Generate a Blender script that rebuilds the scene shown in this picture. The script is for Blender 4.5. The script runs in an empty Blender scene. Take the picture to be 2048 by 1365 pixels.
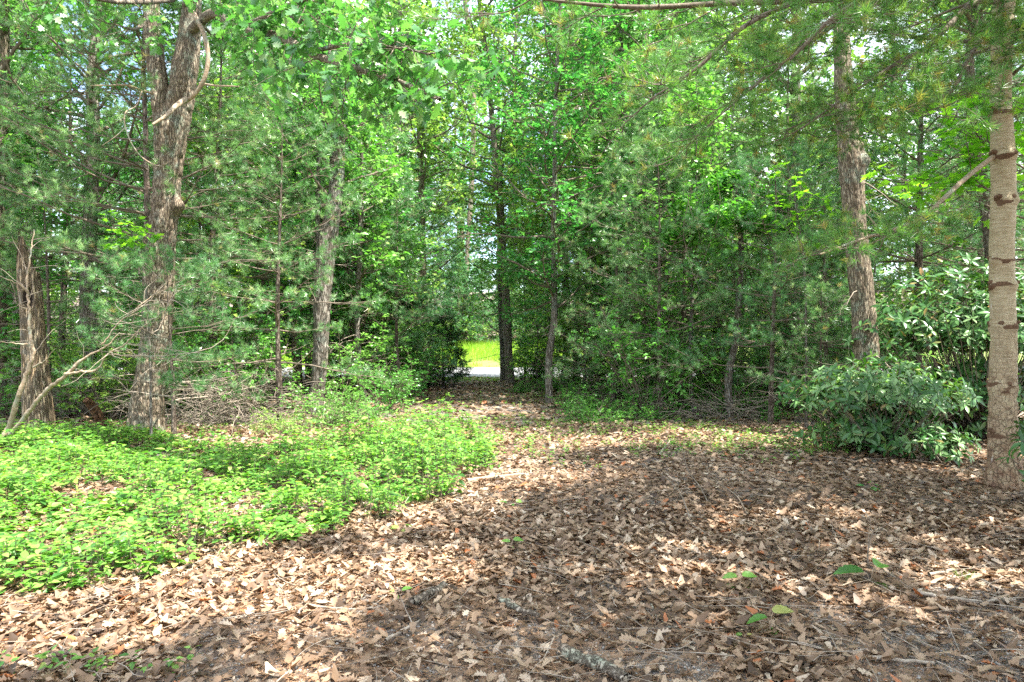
import bpy, math, random
import numpy as np
R = math.radians
sc = bpy.context.scene
col = sc.collection

# ------------------------------------------------------------------ camera, sky, sun, exposure
F = 1365.0                      # focal length in photo pixels (24 mm on 36 mm)
EYE = 1.6
HOR = 683.0
cam = bpy.data.objects.new('camera', bpy.data.cameras.new('camera'))
col.objects.link(cam)
cam.data.lens = 24.0; cam.data.sensor_width = 36.0
cam.data.clip_start = 0.05; cam.data.clip_end = 2000
cam.location = (0, 0, EYE); cam.rotation_euler = (R(90), 0, 0)
sc.camera = cam

SUN_AZ, SUN_EL = R(114), R(65)   # azimuth clockwise from +Y (view direction)
sd = np.array([math.sin(SUN_AZ) * math.cos(SUN_EL), math.cos(SUN_AZ) * math.cos(SUN_EL), math.sin(SUN_EL)])
sun = bpy.data.objects.new('sun', bpy.data.lights.new('sun', 'SUN'))
col.objects.link(sun)
sun.data.energy = 5.0; sun.data.angle = R(0.53); sun.data.color = (1.0, 0.95, 0.86)
from mathutils import Vector, Matrix
sun.rotation_euler = Vector(sd).to_track_quat('Z', 'Y').to_euler()
sun.location = (12, 4, 30)

w = bpy.data.worlds.new('World'); sc.world = w; w.use_nodes = True
nt = w.node_tree; bg = nt.nodes['Background']; bg.inputs[1].default_value = 0.15
sky = nt.nodes.new('ShaderNodeTexSky'); sky.sky_type = 'NISHITA'; sky.sun_disc = False
sky.sun_elevation = SUN_EL; sky.sun_rotation = SUN_AZ; sky.air_density = 1.0; sky.dust_density = 1.5
tc = nt.nodes.new('ShaderNodeTexCoord'); ns = nt.nodes.new('ShaderNodeTexNoise')
ns.inputs['Scale'].default_value = 2.2; ns.inputs['Detail'].default_value = 8; ns.inputs['Roughness'].default_value = .6
nt.links.new(tc.outputs['Generated'], ns.inputs['Vector'])
cr = nt.nodes.new('ShaderNodeValToRGB'); cr.color_ramp.elements[0].position = .44; cr.color_ramp.elements[1].position = .60
nt.links.new(ns.outputs['Fac'], cr.inputs['Fac'])
mx = nt.nodes.new('ShaderNodeMixRGB'); mx.inputs[2].default_value = (6.6, 6.8, 7.1, 1)
nt.links.new(cr.outputs['Color'], mx.inputs[0]); nt.links.new(sky.outputs['Color'], mx.inputs[1])
nt.links.new(mx.outputs['Color'], bg.inputs[0])

sc.view_settings.view_transform = 'Standard'; sc.view_settings.look = 'None'
sc.view_settings.exposure = 2.1; sc.view_settings.gamma = 1.0
sc.render.engine = 'CYCLES'
cy = sc.cycles
cy.max_bounces = 9; cy.diffuse_bounces = 7; cy.glossy_bounces = 2; cy.transmission_bounces = 6
cy.transparent_max_bounces = 4; cy.caustics_reflective = False; cy.caustics_refractive = False
cy.sample_clamp_indirect = 6.0; cy.use_denoising = False
sc.render.use_persistent_data = False

# ------------------------------------------------------------------ helpers
rng = np.random.default_rng(7)
random.seed(7)

def reseed(k):
    global rng
    rng = np.random.default_rng(k)

def nrm(a):
    return a / (np.linalg.norm(a, axis=-1, keepdims=True) + 1e-9)

def P(px, py, Y):
    return np.array([(px - 1024) / F * Y, Y, EYE - (py - HOR) / F * Y])

def gy(py):
    return EYE * F / (py - HOR)

_T = np.random.default_rng(99).random((256, 256))
def vn(x, y, perx=256, seed=0):
    x = np.asarray(x, float); y = np.asarray(y, float)
    xi = np.floor(x).astype(int); yi = np.floor(y).astype(int)
    fx = x - xi; fy = y - yi
    fx = fx * fx * (3 - 2 * fx); fy = fy * fy * (3 - 2 * fy)
    x0 = (xi % perx + seed * 37) % 256; x1 = ((xi + 1) % perx + seed * 37) % 256
    y0 = (yi + seed * 91) % 256; y1 = (yi + 1 + seed * 91) % 256
    return (_T[x0, y0] * (1 - fx) + _T[x1, y0] * fx) * (1 - fy) + (_T[x0, y1] * (1 - fx) + _T[x1, y1] * fx) * fy

def fbm(x, y, o=4, seed=0):
    s = 0; a = .5
    for i in range(o):
        s = s + a * vn(x * 2 ** i, y * 2 ** i, 256, seed + i); a *= .5
    return s

def ground_z(x, y):
    x = np.asarray(x, float); y = np.asarray(y, float)
    z = (fbm(x * .35 + 31, y * .35 + 17, 3, 3) - .45) * .16
    z = z * np.clip((y + 1) / 4, .35, 1) * np.clip((30.5 - y) / 3, 0, 1)
    # rolling rise away from the track on both sides
    side = np.clip(np.abs(x + .2 + (y - 8) * .09) - 7, 0, 30)
    z = z + side * .03 * np.clip((29 - y) / 8, 0, 1)
    z = z + np.clip((y - 30) / 8.5, 0, 1) * .10
    t = np.clip(y - 39.0, 0, None)
    z = z + np.clip(t, 0, 8) * .17 + np.clip(t - 8, 0, 60) * .13
    return z

class MB:
    def __init__(s):
        s.v = []; s.l = []; s.t = []; s.m = []; s.a = []; s.n = 0
    def add(s, v, f, mat=0, attr=None):
        v = np.asarray(v, float).reshape(-1, 3); f = np.asarray(f)
        s.v.append(v); s.l.append((f + s.n).ravel()); s.t.append(np.full(len(f), f.shape[1], int))
        s.m.append(np.full(len(f), mat, int) if np.isscalar(mat) else np.asarray(mat))
        s.a.append(np.zeros(len(f)) if attr is None else np.asarray(attr, float)); s.n += len(v)
    def build(s, name, mats, parent=None, smooth=True):
        V = np.concatenate(s.v); L = np.concatenate(s.l); T = np.concatenate(s.t)
        me = bpy.data.meshes.new(name)
        me.vertices.add(len(V)); me.vertices.foreach_set('co', V.astype(np.float32).ravel())
        me.loops.add(len(L)); me.loops.foreach_set('vertex_index', L.astype(np.int32))
        me.polygons.add(len(T))
        me.polygons.foreach_set('loop_start', (np.cumsum(T) - T).astype(np.int32))
        me.polygons.foreach_set('loop_total', T.astype(np.int32))
        if not isinstance(mats, (list, tuple)): mats = [mats]
        for m in mats: me.materials.append(m)
        me.polygons.foreach_set('material_index', np.concatenate(s.m).astype(np.int32))
        me.polygons.foreach_set('use_smooth', np.full(len(T), smooth))
        at = me.attributes.new('v', 'FLOAT', 'FACE')
        at.data.foreach_set('value', np.concatenate(s.a).astype(np.float32))
        me.update(calc_edges=True)
        o = bpy.data.objects.new(name, me); col.objects.link(o)
        if parent is not None: o.parent = parent
        return o

def scatter(mb, tpl, Rm, Pm, mat=0, attr=None):
    tv, tf = tpl
    N = len(Pm)
    if N == 0: return
    V = np.einsum('nij,kj->nki', Rm, tv) + Pm[:, None, :]
    Fc = tf[None] + (np.arange(N) * len(tv))[:, None, None]
    a = rng.random(N) if attr is None else attr
    mb.add(V.reshape(-1, 3), Fc.reshape(-1, tf.shape[1]), mat, np.repeat(a, len(tf)))

def frame(axis, normal, s):
    """columns side, axis, normal scaled by s"""
    y = nrm(axis); x = nrm(np.cross(y, normal)); z = np.cross(x, y)
    return np.stack([x, y, z], -1) * np.asarray(s).reshape(-1, 1, 1)

def tubes(mb, pts, rad, sides=6, mat=0, cap=False):
    """pts (B,n,3) rad (B,n)"""
    pts = np.asarray(pts, float); rad = np.asarray(rad, float)
    B, n, _ = pts.shape
    if B == 0: return
    tg = nrm(np.gradient(pts, axis=1))
    ov = nrm(pts[:, -1] - pts[:, 0])
    ref = np.where(np.abs(ov[:, 2:3]) > .8, np.array([[1., 0, 0]]), np.array([[0, 0, 1.]]))
    u = nrm(np.cross(tg, ref[:, None, :])); v = np.cross(tg, u)
    th = np.arange(sides) / sides * 2 * np.pi
    V = pts[:, :, None, :] + rad[:, :, None, None] * (np.cos(th)[:, None] * u[:, :, None, :] + np.sin(th)[:, None] * v[:, :, None, :])
    i = np.arange(n - 1)[:, None] * sides; k = np.arange(sides)[None]; k2 = (k + 1) % sides
    q = np.stack([i + k, i + k2, i + sides + k2, i + sides + k], -1).reshape(-1, 4)
    Fc = q[None] + (np.arange(B) * n * sides)[:, None, None]
    mb.add(V.reshape(-1, 3), Fc.reshape(-1, 4), mat, np.repeat(rng.random(B), len(q)))
    if cap:
        for b in range(B):
            base = V[b, -1]; c = base.mean(0)
            mb.add(np.vstack([base, c]), [[j, (j + 1) % sides, sides] for j in range(sides)], mat)

def grow(st, d, L, n, wig=.12, up=0.0):
    """branch centre lines, vectorised: returns (B,n,3)"""
    B = len(st); d = nrm(d); p = st.copy(); out = [p]
    w_ = np.asarray(L)[:, None] / (n - 1)
    for i in range(n - 1):
        d = nrm(d + wig * rng.normal(size=(B, 3)) + np.array([0, 0, 1.]) * (np.asarray(up).reshape(-1, 1) if np.ndim(up) else up))
        p = p + d * w_; out.append(p)
    return np.stack(out, 1)

def along(pts, f):
    """point and tangent at fraction f for branch idx arrays; pts (B,n,3), f (B,) -> (B,3),(B,3)"""
    B, n, _ = pts.shape
    t = f * (n - 1); i = np.clip(t.astype(int), 0, n - 2); r = (t - i)[:, None]
    a = pts[np.arange(B), i]; b = pts[np.arange(B), i + 1]
    return a * (1 - r) + b * r, nrm(b - a)

def tag(o, label=None, cat=None, group=None, kind=None):
    if label: o['label'] = label
    if cat: o['category'] = cat
    if group: o['group'] = group
    if kind: o['kind'] = kind
    return o

def empty(name, loc, label, cat, group=None, rz=0, s=1):
    o = bpy.data.objects.new(name, None); col.objects.link(o)
    o.empty_display_size = .1
    o.location = [float(c) for c in loc]; o.rotation_euler = (0, 0, rz); o.scale = (s, s, s)
    return tag(o, label, cat, group)

def kids(o):
    return [c for c in KID.get(o.name, [])]
KID = {}
def reg(root, *ch):
    KID.setdefault(root.name, []).extend(ch)

def copy_tree(src, loc, rz, s, label, group):
    r = src.copy(); col.objects.link(r)
    r.location = [float(c) for c in loc]; r.rotation_euler = (random.uniform(-.03, .03), random.uniform(-.03, .03), rz); r.scale = (s, s, s * random.uniform(.93, 1.07))
    r['label'] = label; r['group'] = group
    for ch in kids(src):
        c = ch.copy(); col.objects.link(c); c.parent = r
    return r

# ------------------------------------------------------------------ materials
def newmat(name):
    m = bpy.data.materials.new(name); m.use_nodes = True
    n = m.node_tree; n.nodes.clear()
    return m, n, n.nodes.new('ShaderNodeOutputMaterial')

def N(n, t, **kw):
    x = n.nodes.new(t)
    for k, v in kw.items():
        if hasattr(x, k): setattr(x, k, v)
        else: x.inputs[k.replace('_', ' ')].default_value = v
    return x

def ramp(n, fac, stops):
    r = n.nodes.new('ShaderNodeValToRGB'); e = r.color_ramp.elements
    e[0].position, e[0].color = stops[0][0], (*stops[0][1], 1)
    e[1].position, e[1].color = stops[-1][0], (*stops[-1][1], 1)
    for p, c in stops[1:-1]:
        q = e.new(p); q.color = (*c, 1)
    n.links.new(fac, r.inputs['Fac'])
    return r.outputs['Color']

def leafmat(name, stops, trans=.4, tint=(1.25, 1.3, .5), rough=.42, spec=.45, objvar=.0):
    m, n, out = newmat(name)
    at = N(n, 'ShaderNodeAttribute'); at.attribute_name = 'v'
    c = ramp(n, at.outputs['Fac'], stops)
    if objvar:
        oi = N(n, 'ShaderNodeObjectInfo'); hs = N(n, 'ShaderNodeHueSaturation')
        mr = N(n, 'ShaderNodeMapRange'); mr.inputs[3].default_value = .5 - objvar * .12; mr.inputs[4].default_value = .5 + objvar * .12
        n.links.new(oi.outputs['Random'], mr.inputs[0]); n.links.new(mr.outputs[0], hs.inputs['Hue'])
        mr2 = N(n, 'ShaderNodeMapRange'); mr2.inputs[3].default_value = 1 + objvar * 1.1; mr2.inputs[4].default_value = 1 - objvar * .2
        n.links.new(oi.outputs['Random'], mr2.inputs[0]); n.links.new(mr2.outputs[0], hs.inputs['Value'])
        n.links.new(c, hs.inputs['Color']); c = hs.outputs['Color']
    pr = N(n, 'ShaderNodeBsdfPrincipled', Roughness=rough)
    pr.inputs['Specular IOR Level'].default_value = spec
    n.links.new(c, pr.inputs['Base Color'])
    tr = N(n, 'ShaderNodeBsdfTranslucent'); ml = N(n, 'ShaderNodeMixRGB', blend_type='MULTIPLY')
    ml.inputs[0].default_value = 1; ml.inputs[2].default_value = (*tint, 1)
    n.links.new(c, ml.inputs[1]); n.links.new(ml.outputs[0], tr.inputs['Color'])
    mi = N(n, 'ShaderNodeMixShader'); mi.inputs[0].default_value = trans
    n.links.new(pr.outputs[0], mi.inputs[1]); n.links.new(tr.outputs[0], mi.inputs[2])
    n.links.new(mi.outputs[0], out.inputs['Surface'])
    return m

def barkmat(name, stops, scale=(9, 9, 1.6), bump=.02, lichen=None, dist=1.0, noise2=60, crack=None):
    m, n, out = newmat(name)
    tc = N(n, 'ShaderNodeTexCoord'); mp = N(n, 'ShaderNodeMapping'); mp.inputs['Scale'].default_value = scale
    n.links.new(tc.outputs['Object'], mp.inputs['Vector'])
    a = N(n, 'ShaderNodeTexNoise', Scale=1.0, Detail=7.0, Roughness=.62, Distortion=.4)
    n.links.new(mp.outputs[0], a.inputs['Vector'])
    b = N(n, 'ShaderNodeTexNoise', Scale=noise2, Detail=3.0); n.links.new(tc.outputs['Object'], b.inputs['Vector'])
    ad = N(n, 'ShaderNodeMath', operation='MULTIPLY_ADD'); ad.inputs[1].default_value = .35
    n.links.new(b.outputs['Fac'], ad.inputs[0]); n.links.new(a.outputs['Fac'], ad.inputs[2])
    c = ramp(n, ad.outputs[0], stops)
    if lichen:
        l = N(n, 'ShaderNodeTexNoise', Scale=3.5, Detail=6.0, Roughness=.7); n.links.new(tc.outputs['Object'], l.inputs['Vector'])
        lr = ramp(n, l.outputs['Fac'], [(.52, (0, 0, 0)), (.64, (1, 1, 1))])
        x = N(n, 'ShaderNodeMixRGB'); x.inputs[2].default_value = (*lichen, 1)
        n.links.new(lr, x.inputs[0]); n.links.new(c, x.inputs[1]); c = x.outputs[0]
    hgt = ad.outputs[0]
    if crack:
        m3 = N(n, 'ShaderNodeMapping'); m3.inputs['Scale'].default_value = crack; n.links.new(tc.outputs['Object'], m3.inputs[0])
        wv = N(n, 'ShaderNodeVectorMath', operation='MULTIPLY_ADD'); wv.inputs[1].default_value = (2.2, 2.2, 2.2)
        n.links.new(a.outputs['Color'], wv.inputs[0]); n.links.new(m3.outputs[0], wv.inputs[2])
        vo = N(n, 'ShaderNodeTexVoronoi', feature='DISTANCE_TO_EDGE', Scale=1.0); n.links.new(wv.outputs[0], vo.inputs['Vector'])
        ck = ramp(n, vo.outputs['Distance'], [(.0, (.9, .9, .9)), (.22, (0, 0, 0))])
        x = N(n, 'ShaderNodeMixRGB'); x.inputs[2].default_value = (.055, .038, .026, 1); n.links.new(ck, x.inputs[0]); n.links.new(c, x.inputs[1]); c = x.outputs[0]
        h = N(n, 'ShaderNodeMath', operation='SUBTRACT'); n.links.new(hgt, h.inputs[0]); n.links.new(ck, h.inputs[1]); hgt = h.outputs[0]
    pr = N(n, 'ShaderNodeBsdfPrincipled', Roughness=.85); pr.inputs['Specular IOR Level'].default_value = .2
    n.links.new(c, pr.inputs['Base Color'])
    bp = N(n, 'ShaderNodeBump', Strength=1.0, Distance=bump); n.links.new(hgt, bp.inputs['Height'])
    n.links.new(bp.outputs[0], pr.inputs['Normal']); n.links.new(pr.outputs[0], out.inputs['Surface'])
    return m

M = {}
M['oakleaf'] = leafmat('oak_leaf', [(0, (.065, .17, .04)), (.5, (.12, .27, .06)), (.85, (.20, .38, .09)), (1, (.30, .48, .14))], .45, (.98, 1.2, .6), rough=.34, spec=.6, objvar=.4)
M['bigoakleaf'] = leafmat('big_oak_leaf', [(0, (.05, .16, .045)), (.5, (.09, .24, .065)), (.85, (.16, .33, .09)), (1, (.30, .42, .22))], .42, (.95, 1.25, .55), rough=.28, spec=.8)
M['youngleaf'] = leafmat('young_leaf', [(0, (.08, .22, .04)), (.5, (.13, .31, .055)), (1, (.23, .43, .09))], .42, (1.0, 1.2, .6), rough=.34, spec=.6, objvar=.35)
M['mapleleaf'] = leafmat('maple_leaf', [(0, (.12, .36, .03)), (1, (.26, .52, .06))], .6)
M['vineleaf'] = leafmat('vine_leaf', [(0, (.06, .21, .04)), (.6, (.12, .33, .06)), (1, (.22, .43, .08))], .42, (1.0, 1.25, .45), rough=.36)
M['cover'] = leafmat('ground_cover_leaf', [(0, (.045, .15, .025)), (.4, (.115, .28, .04)), (.8, (.20, .39, .07)), (.96, (.29, .43, .10)), (1, (.38, .36, .12))], .42, rough=.4)
M['rhodo'] = leafmat('rhododendron_leaf', [(0, (.028, .09, .022)), (.5, (.05, .145, .035)), (.8, (.085, .20, .055)), (.95, (.13, .20, .05)), (1, (.26, .16, .06))], .22, (1.2, 1.3, .3), rough=.34, spec=.45)
M['rhodo_new'] = leafmat('rhododendron_new_leaf', [(0, (.13, .27, .09)), (1, (.24, .38, .16))], .3, (1.1, 1.2, .5), rough=.4)
M['needle'] = leafmat('pine_needle', [(0, (.055, .16, .055)), (.45, (.10, .25, .085)), (.8, (.18, .35, .14)), (.95, (.32, .46, .25)), (1, (.34, .28, .10))], .38, (1.1, 1.25, .7), rough=.32, spec=.7, objvar=.2)  # pale green upper stop puts the sky's reflected sheen into the needle colour
M['needle_warm'] = leafmat('pine_needle_warm', [(0, (.07, .20, .05)), (.6, (.13, .29, .07)), (.85, (.20, .33, .08)), (1, (.36, .28, .09))], .42, (1.2, 1.25, .6), rough=.38)
M['hemlock'] = leafmat('hemlock_needle', [(0, (.02, .08, .025)), (1, (.05, .15, .04))], .25)
M['grass'] = leafmat('grass_blade', [(0, (.16, .38, .03)), (.6, (.30, .52, .05)), (1, (.50, .56, .12))], .5, (1.2, 1.2, .5))
M['litter'] = leafmat('dead_leaf', [(0, (.045, .027, .016)), (.28, (.115, .068, .038)), (.55, (.245, .158, .097)), (.8, (.375, .27, .18)), (.94, (.46, .38, .29)), (1, (.33, .12, .045))], .12, (1.1, .9, .6), rough=.55, spec=.35)
M['redneedle'] = leafmat('fallen_needle', [(0, (.20, .09, .04)), (1, (.42, .24, .13))], .1, (1, 1, 1), rough=.5)
M['oakbark'] = barkmat('oak_bark', [(.30, (.11, .08, .05)), (.6, (.24, .185, .125)), (.85, (.40, .34, .26))], (26, 26, 4), .012, (.27, .31, .24), crack=(34, 34, 6.5))
M['greybark'] = barkmat('grey_bark', [(.35, (.09, .075, .06)), (.6, (.22, .19, .155)), (.85, (.40, .37, .33))], (24, 24, 3), .015, (.26, .29, .25), crack=(28, 28, 5))
M['pinebark'] = barkmat('pine_bark', [(.35, (.06, .045, .035)), (.6, (.15, .115, .09)), (.85, (.28, .24, .2))], (18, 18, 5), .012, crack=(22, 22, 7))
M['limb'] = barkmat('limb_bark', [(.35, (.055, .042, .03)), (.7, (.15, .12, .09)), (.9, (.26, .22, .18))], (20, 20, 20), .002)
M['deadlimb'] = barkmat('dead_limb', [(.35, (.15, .115, .085)), (.7, (.29, .24, .19)), (.9, (.44, .39, .33))], (20, 20, 20), .002)
M['tanlimb'] = barkmat('tan_limb', [(.35, (.13, .09, .06)), (.62, (.27, .195, .13)), (.9, (.42, .35, .27))], (26, 26, 26), .006, (.26, .28, .22))
M['lichenwood'] = barkmat('lichen_wood', [(.35, (.10, .075, .055)), (.65, (.26, .21, .16)), (.9, (.42, .37, .30))], (30, 30, 30), .008, (.27, .29, .22), crack=(30, 30, 16))
M['rotwood'] = barkmat('rotten_wood', [(.35, (.19, .115, .06)), (.6, (.38, .27, .16)), (.85, (.52, .43, .31))], (30, 30, 2.2), .03, (.33, .30, .24), crack=(26, 26, 2.6))
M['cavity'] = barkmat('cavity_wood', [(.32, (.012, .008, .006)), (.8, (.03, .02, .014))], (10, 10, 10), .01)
M['redrot'] = barkmat('red_rotten_wood', [(.32, (.10, .04, .02)), (.6, (.22, .10, .045)), (.85, (.30, .18, .10))], (24, 24, 14), .015, crack=(24, 24, 10))
M['asphalt'] = None

# smooth tan white-pine bark: fine horizontal lines, cracked reddish base, resin
def pine_hero_mat():
    m, n, out = newmat('young_pine_bark')
    tc = N(n, 'ShaderNodeTexCoord'); sp = N(n, 'ShaderNodeSeparateXYZ'); n.links.new(tc.outputs['Object'], sp.inputs[0])
    mp = N(n, 'ShaderNodeMapping'); mp.inputs['Scale'].default_value = (8, 8, 62); n.links.new(tc.outputs['Object'], mp.inputs[0])
    a = N(n, 'ShaderNodeTexNoise', Scale=1.0, Detail=5.0, Roughness=.6, Distortion=.5); n.links.new(mp.outputs[0], a.inputs[0])
    c = ramp(n, a.outputs['Fac'], [(.22, (.18, .13, .07)), (.42, (.34, .27, .165)), (.62, (.43, .365, .245)), (.8, (.52, .47, .36))])
    b = N(n, 'ShaderNodeTexNoise', Scale=7.0, Detail=6.0, Roughness=.65); n.links.new(tc.outputs['Object'], b.inputs[0])
    red = ramp(n, b.outputs['Fac'], [(.35, (.13, .06, .035)), (.55, (.26, .14, .085)), (.75, (.42, .31, .21))])
    # mix towards reddish below z 0.9
    mr = N(n, 'ShaderNodeMapRange'); mr.inputs[1].default_value = .2; mr.inputs[2].default_value = 1.9; mr.inputs[3].default_value = .95; mr.inputs[4].default_value = .12
    n.links.new(sp.outputs['Z'], mr.inputs[0])
    ad = N(n, 'ShaderNodeMath', operation='MULTIPLY'); n.links.new(mr.outputs[0], ad.inputs[0])
    bb = ramp(n, b.outputs['Fac'], [(.38, (1, 1, 1)), (.62, (.35, .35, .35))]); n.links.new(bb, ad.inputs[1])
    x = N(n, 'ShaderNodeMixRGB'); n.links.new(ad.outputs[0], x.inputs[0]); n.links.new(c, x.inputs[1]); n.links.new(red, x.inputs[2])
    # vertical resin streaks
    mp2 = N(n, 'ShaderNodeMapping'); mp2.inputs['Scale'].default_value = (26, 26, 1.3); n.links.new(tc.outputs['Object'], mp2.inputs[0])
    r = N(n, 'ShaderNodeTexNoise', Scale=1.0, Detail=4.0); n.links.new(mp2.outputs[0], r.inputs[0])
    rr = ramp(n, r.outputs['Fac'], [(.66, (0, 0, 0)), (.72, (.7, .7, .7))])
    x2 = N(n, 'ShaderNodeMixRGB'); x2.inputs[2].default_value = (.58, .56, .52, 1); n.links.new(rr, x2.inputs[0]); n.links.new(x.outputs[0], x2.inputs[1])
    # cracks, real checks in the bark
    mp3 = N(n, 'ShaderNodeMapping'); mp3.inputs['Scale'].default_value = (24, 24, 15); n.links.new(tc.outputs['Object'], mp3.inputs[0])
    wv = N(n, 'ShaderNodeVectorMath', operation='MULTIPLY_ADD'); wv.inputs[1].default_value = (1.3, 1.3, 1.3); n.links.new(b.outputs['Color'], wv.inputs[0]); n.links.new(mp3.outputs[0], wv.inputs[2])
    vo = N(n, 'ShaderNodeTexVoronoi', feature='DISTANCE_TO_EDGE', Scale=1.0); n.links.new(wv.outputs[0], vo.inputs['Vector'])
    cr_ = ramp(n, vo.outputs['Distance'], [(.0, (1, 1, 1)), (.09, (0, 0, 0))])
    mr2 = N(n, 'ShaderNodeMapRange'); mr2.inputs[1].default_value = .5; mr2.inputs[2].default_value = 2.0; mr2.inputs[3].default_value = .85; mr2.inputs[4].default_value = .1
    n.links.new(sp.outputs['Z'], mr2.inputs[0])
    mm = N(n, 'ShaderNodeMath', operation='MULTIPLY'); n.links.new(cr_, mm.inputs[0]); n.links.new(mr2.outputs[0], mm.inputs[1])
    x3 = N(n, 'ShaderNodeMixRGB'); x3.inputs[2].default_value = (.07, .04, .025, 1); n.links.new(mm.outputs[0], x3.inputs[0]); n.links.new(x2.outputs[0], x3.inputs[1])
    pr = N(n, 'ShaderNodeBsdfPrincipled', Roughness=.7); pr.inputs['Specular IOR Level'].default_value = .3
    n.links.new(x3.outputs[0], pr.inputs['Base Color'])
    h = N(n, 'ShaderNodeMath', operation='SUBTRACT'); n.links.new(a.outputs['Fac'], h.inputs[0]); n.links.new(mm.outputs[0], h.inputs[1])
    bp = N(n, 'ShaderNodeBump', Strength=1.0, Distance=.005); n.links.new(h.outputs[0], bp.inputs['Height'])
    n.links.new(bp.outputs[0], pr.inputs['Normal']); n.links.new(pr.outputs[0], out.inputs['Surface'])
    return m
M['pinehero'] = pine_hero_mat()
M['scar'] = barkmat('branch_scar', [(.3, (.035, .02, .014)), (.7, (.13, .075, .045))], (20, 20, 40), .006)

def ground_mat():
    m, n, out = newmat('forest_soil')
    tc = N(n, 'ShaderNodeTexCoord')
    a = N(n, 'ShaderNodeTexNoise', Scale=1.3, Detail=6.0, Roughness=.6); n.links.new(tc.outputs['Object'], a.inputs[0])
    v = N(n, 'ShaderNodeTexVoronoi', Scale=110.0); n.links.new(tc.outputs['Object'], v.inputs['Vector'])
    s = N(n, 'ShaderNodeSeparateColor'); n.links.new(v.outputs['Color'], s.inputs[0])
    peb = ramp(n, s.outputs[0], [(0, (.05, .045, .04)), (.5, (.16, .135, .115)), (.9, (.30, .27, .24)), (1, (.45, .42, .38))])
    v2 = N(n, 'ShaderNodeTexVoronoi', Scale=38.0); n.links.new(tc.outputs['Object'], v2.inputs['Vector'])
    s2 = N(n, 'ShaderNodeSeparateColor'); n.links.new(v2.outputs['Color'], s2.inputs[0])
    lf = ramp(n, s2.outputs[0], [(0, (.07, .04, .025)), (.5, (.2, .125, .075)), (1, (.33, .22, .14))])
    f = ramp(n, a.outputs['Fac'], [(.42, (0, 0, 0)), (.58, (1, 1, 1))])
    x = N(n, 'ShaderNodeMixRGB'); n.links.new(f, x.inputs[0]); n.links.new(lf, x.inputs[1]); n.links.new(peb, x.inputs[2])
    pr = N(n, 'ShaderNodeBsdfPrincipled', Roughness=.9); n.links.new(x.outputs[0], pr.inputs['Base Color'])
    b = N(n, 'ShaderNodeBump', Strength=.8, Distance=.02); n.links.new(v.outputs['Distance'], b.inputs['Height'])
    n.links.new(b.outputs[0], pr.inputs['Normal']); n.links.new(pr.outputs[0], out.inputs['Surface'])
    return m
M['soil'] = ground_mat()

def simple(name, stops, sc_=20, bump=.004, rough=.85):
    m, n, out = newmat(name)
    tc = N(n, 'ShaderNodeTexCoord'); a = N(n, 'ShaderNodeTexNoise', Scale=float(sc_), Detail=6.0, Roughness=.7)
    n.links.new(tc.outputs['Object'], a.inputs[0]); c = ramp(n, a.outputs['Fac'], stops)
    pr = N(n, 'ShaderNodeBsdfPrincipled', Roughness=rough); n.links.new(c, pr.inputs['Base Color'])
    b = N(n, 'ShaderNodeBump', Strength=.6, Distance=bump); n.links.new(a.outputs['Fac'], b.inputs['Height'])
    n.links.new(b.outputs[0], pr.inputs['Normal']); n.links.new(pr.outputs[0], out.inputs['Surface'])
    return m
M['asphalt'] = simple('asphalt', [(.3, (.17, .17, .175)), (.7, (.27, .27, .275))], 40)
M['bank'] = simple('bank_soil', [(.3, (.10, .16, .03)), (.7, (.22, .26, .06))], 6)
M['hillsoil'] = simple('hillside_litter', [(.3, (.10, .06, .035)), (.5, (.20, .12, .08)), (.75, (.32, .22, .14))], 5)  # plain brown litter tones for the hillside
M['stone'] = simple('pebble', [(.3, (.2, .19, .18)), (.7, (.45, .43, .4))], 9)

# ------------------------------------------------------------------ leaf templates (unit length along +Y)
def leaf_tpl(t, wd, fwd=None, fold=.18, curl=-.12):
    t = np.array(t, float); wd = np.array(wd, float); fwd = np.zeros_like(t) if fwd is None else np.array(fwd, float)
    n = len(t); z = curl * t * t
    mid = np.stack([t * 0, t, z], -1)
    l = np.stack([-wd, t + fwd, z + fold * wd], -1); r = np.stack([wd, t + fwd, z + fold * wd], -1)
    V = np.concatenate([mid, l, r]); i = np.arange(n - 1)
    return V, np.concatenate([np.stack([i, i + 1, n + i + 1, n + i], -1), np.stack([i, 2 * n + i, 2 * n + i + 1, i + 1], -1)])
OT = [0, .13, .26, .36, .50, .60, .74, .84, .93, 1]
OW = [.012, .05, .25, .12, .37, .15, .33, .13, .12, .01]
OF = [0, 0, .05, -.02, .09, -.02, .10, -.01, .03, 0]
OAK = leaf_tpl(OT, OW, OF)
OAKD = [leaf_tpl(OT, OW, OF, .35, .25), leaf_tpl(OT, OW, OF, -.45, -.35), leaf_tpl(OT, np.array(OW) * .8, OF, .8, .1), leaf_tpl(OT, OW, OF, .1, -.5)]
OAKM = leaf_tpl([0, .25, .42, .6, .78, 1], [.01, .18, .08, .36, .13, .01], [0, .05, 0, .07, .02, 0])
OVATE = leaf_tpl([0, .12, .35, .7, 1], [.01, .19, .29, .17, .005], None, .2, -.15)
ELL = leaf_tpl([0, .2, .5, .8, 1], [.015, .1, .17, .12, .01], None, .22, -.25)
MAPLE = leaf_tpl([0, .03, .2, .34, .45, .62, .72, 1], [.02, .32, .22, .52, .2, .26, .1, .01], [0, -.08, 0, .18, 0, .1, 0, 0], .1, -.1)
DIA = (np.array([[0, 0, 0], [-.3, .5, .06], [0, 1, -.08], [.3, .5, .06]]), np.array([[0, 3, 2], [0, 2, 1]]))
DIA2 = leaf_tpl([0, .45, 1], [.02, .3, .02])

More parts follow.
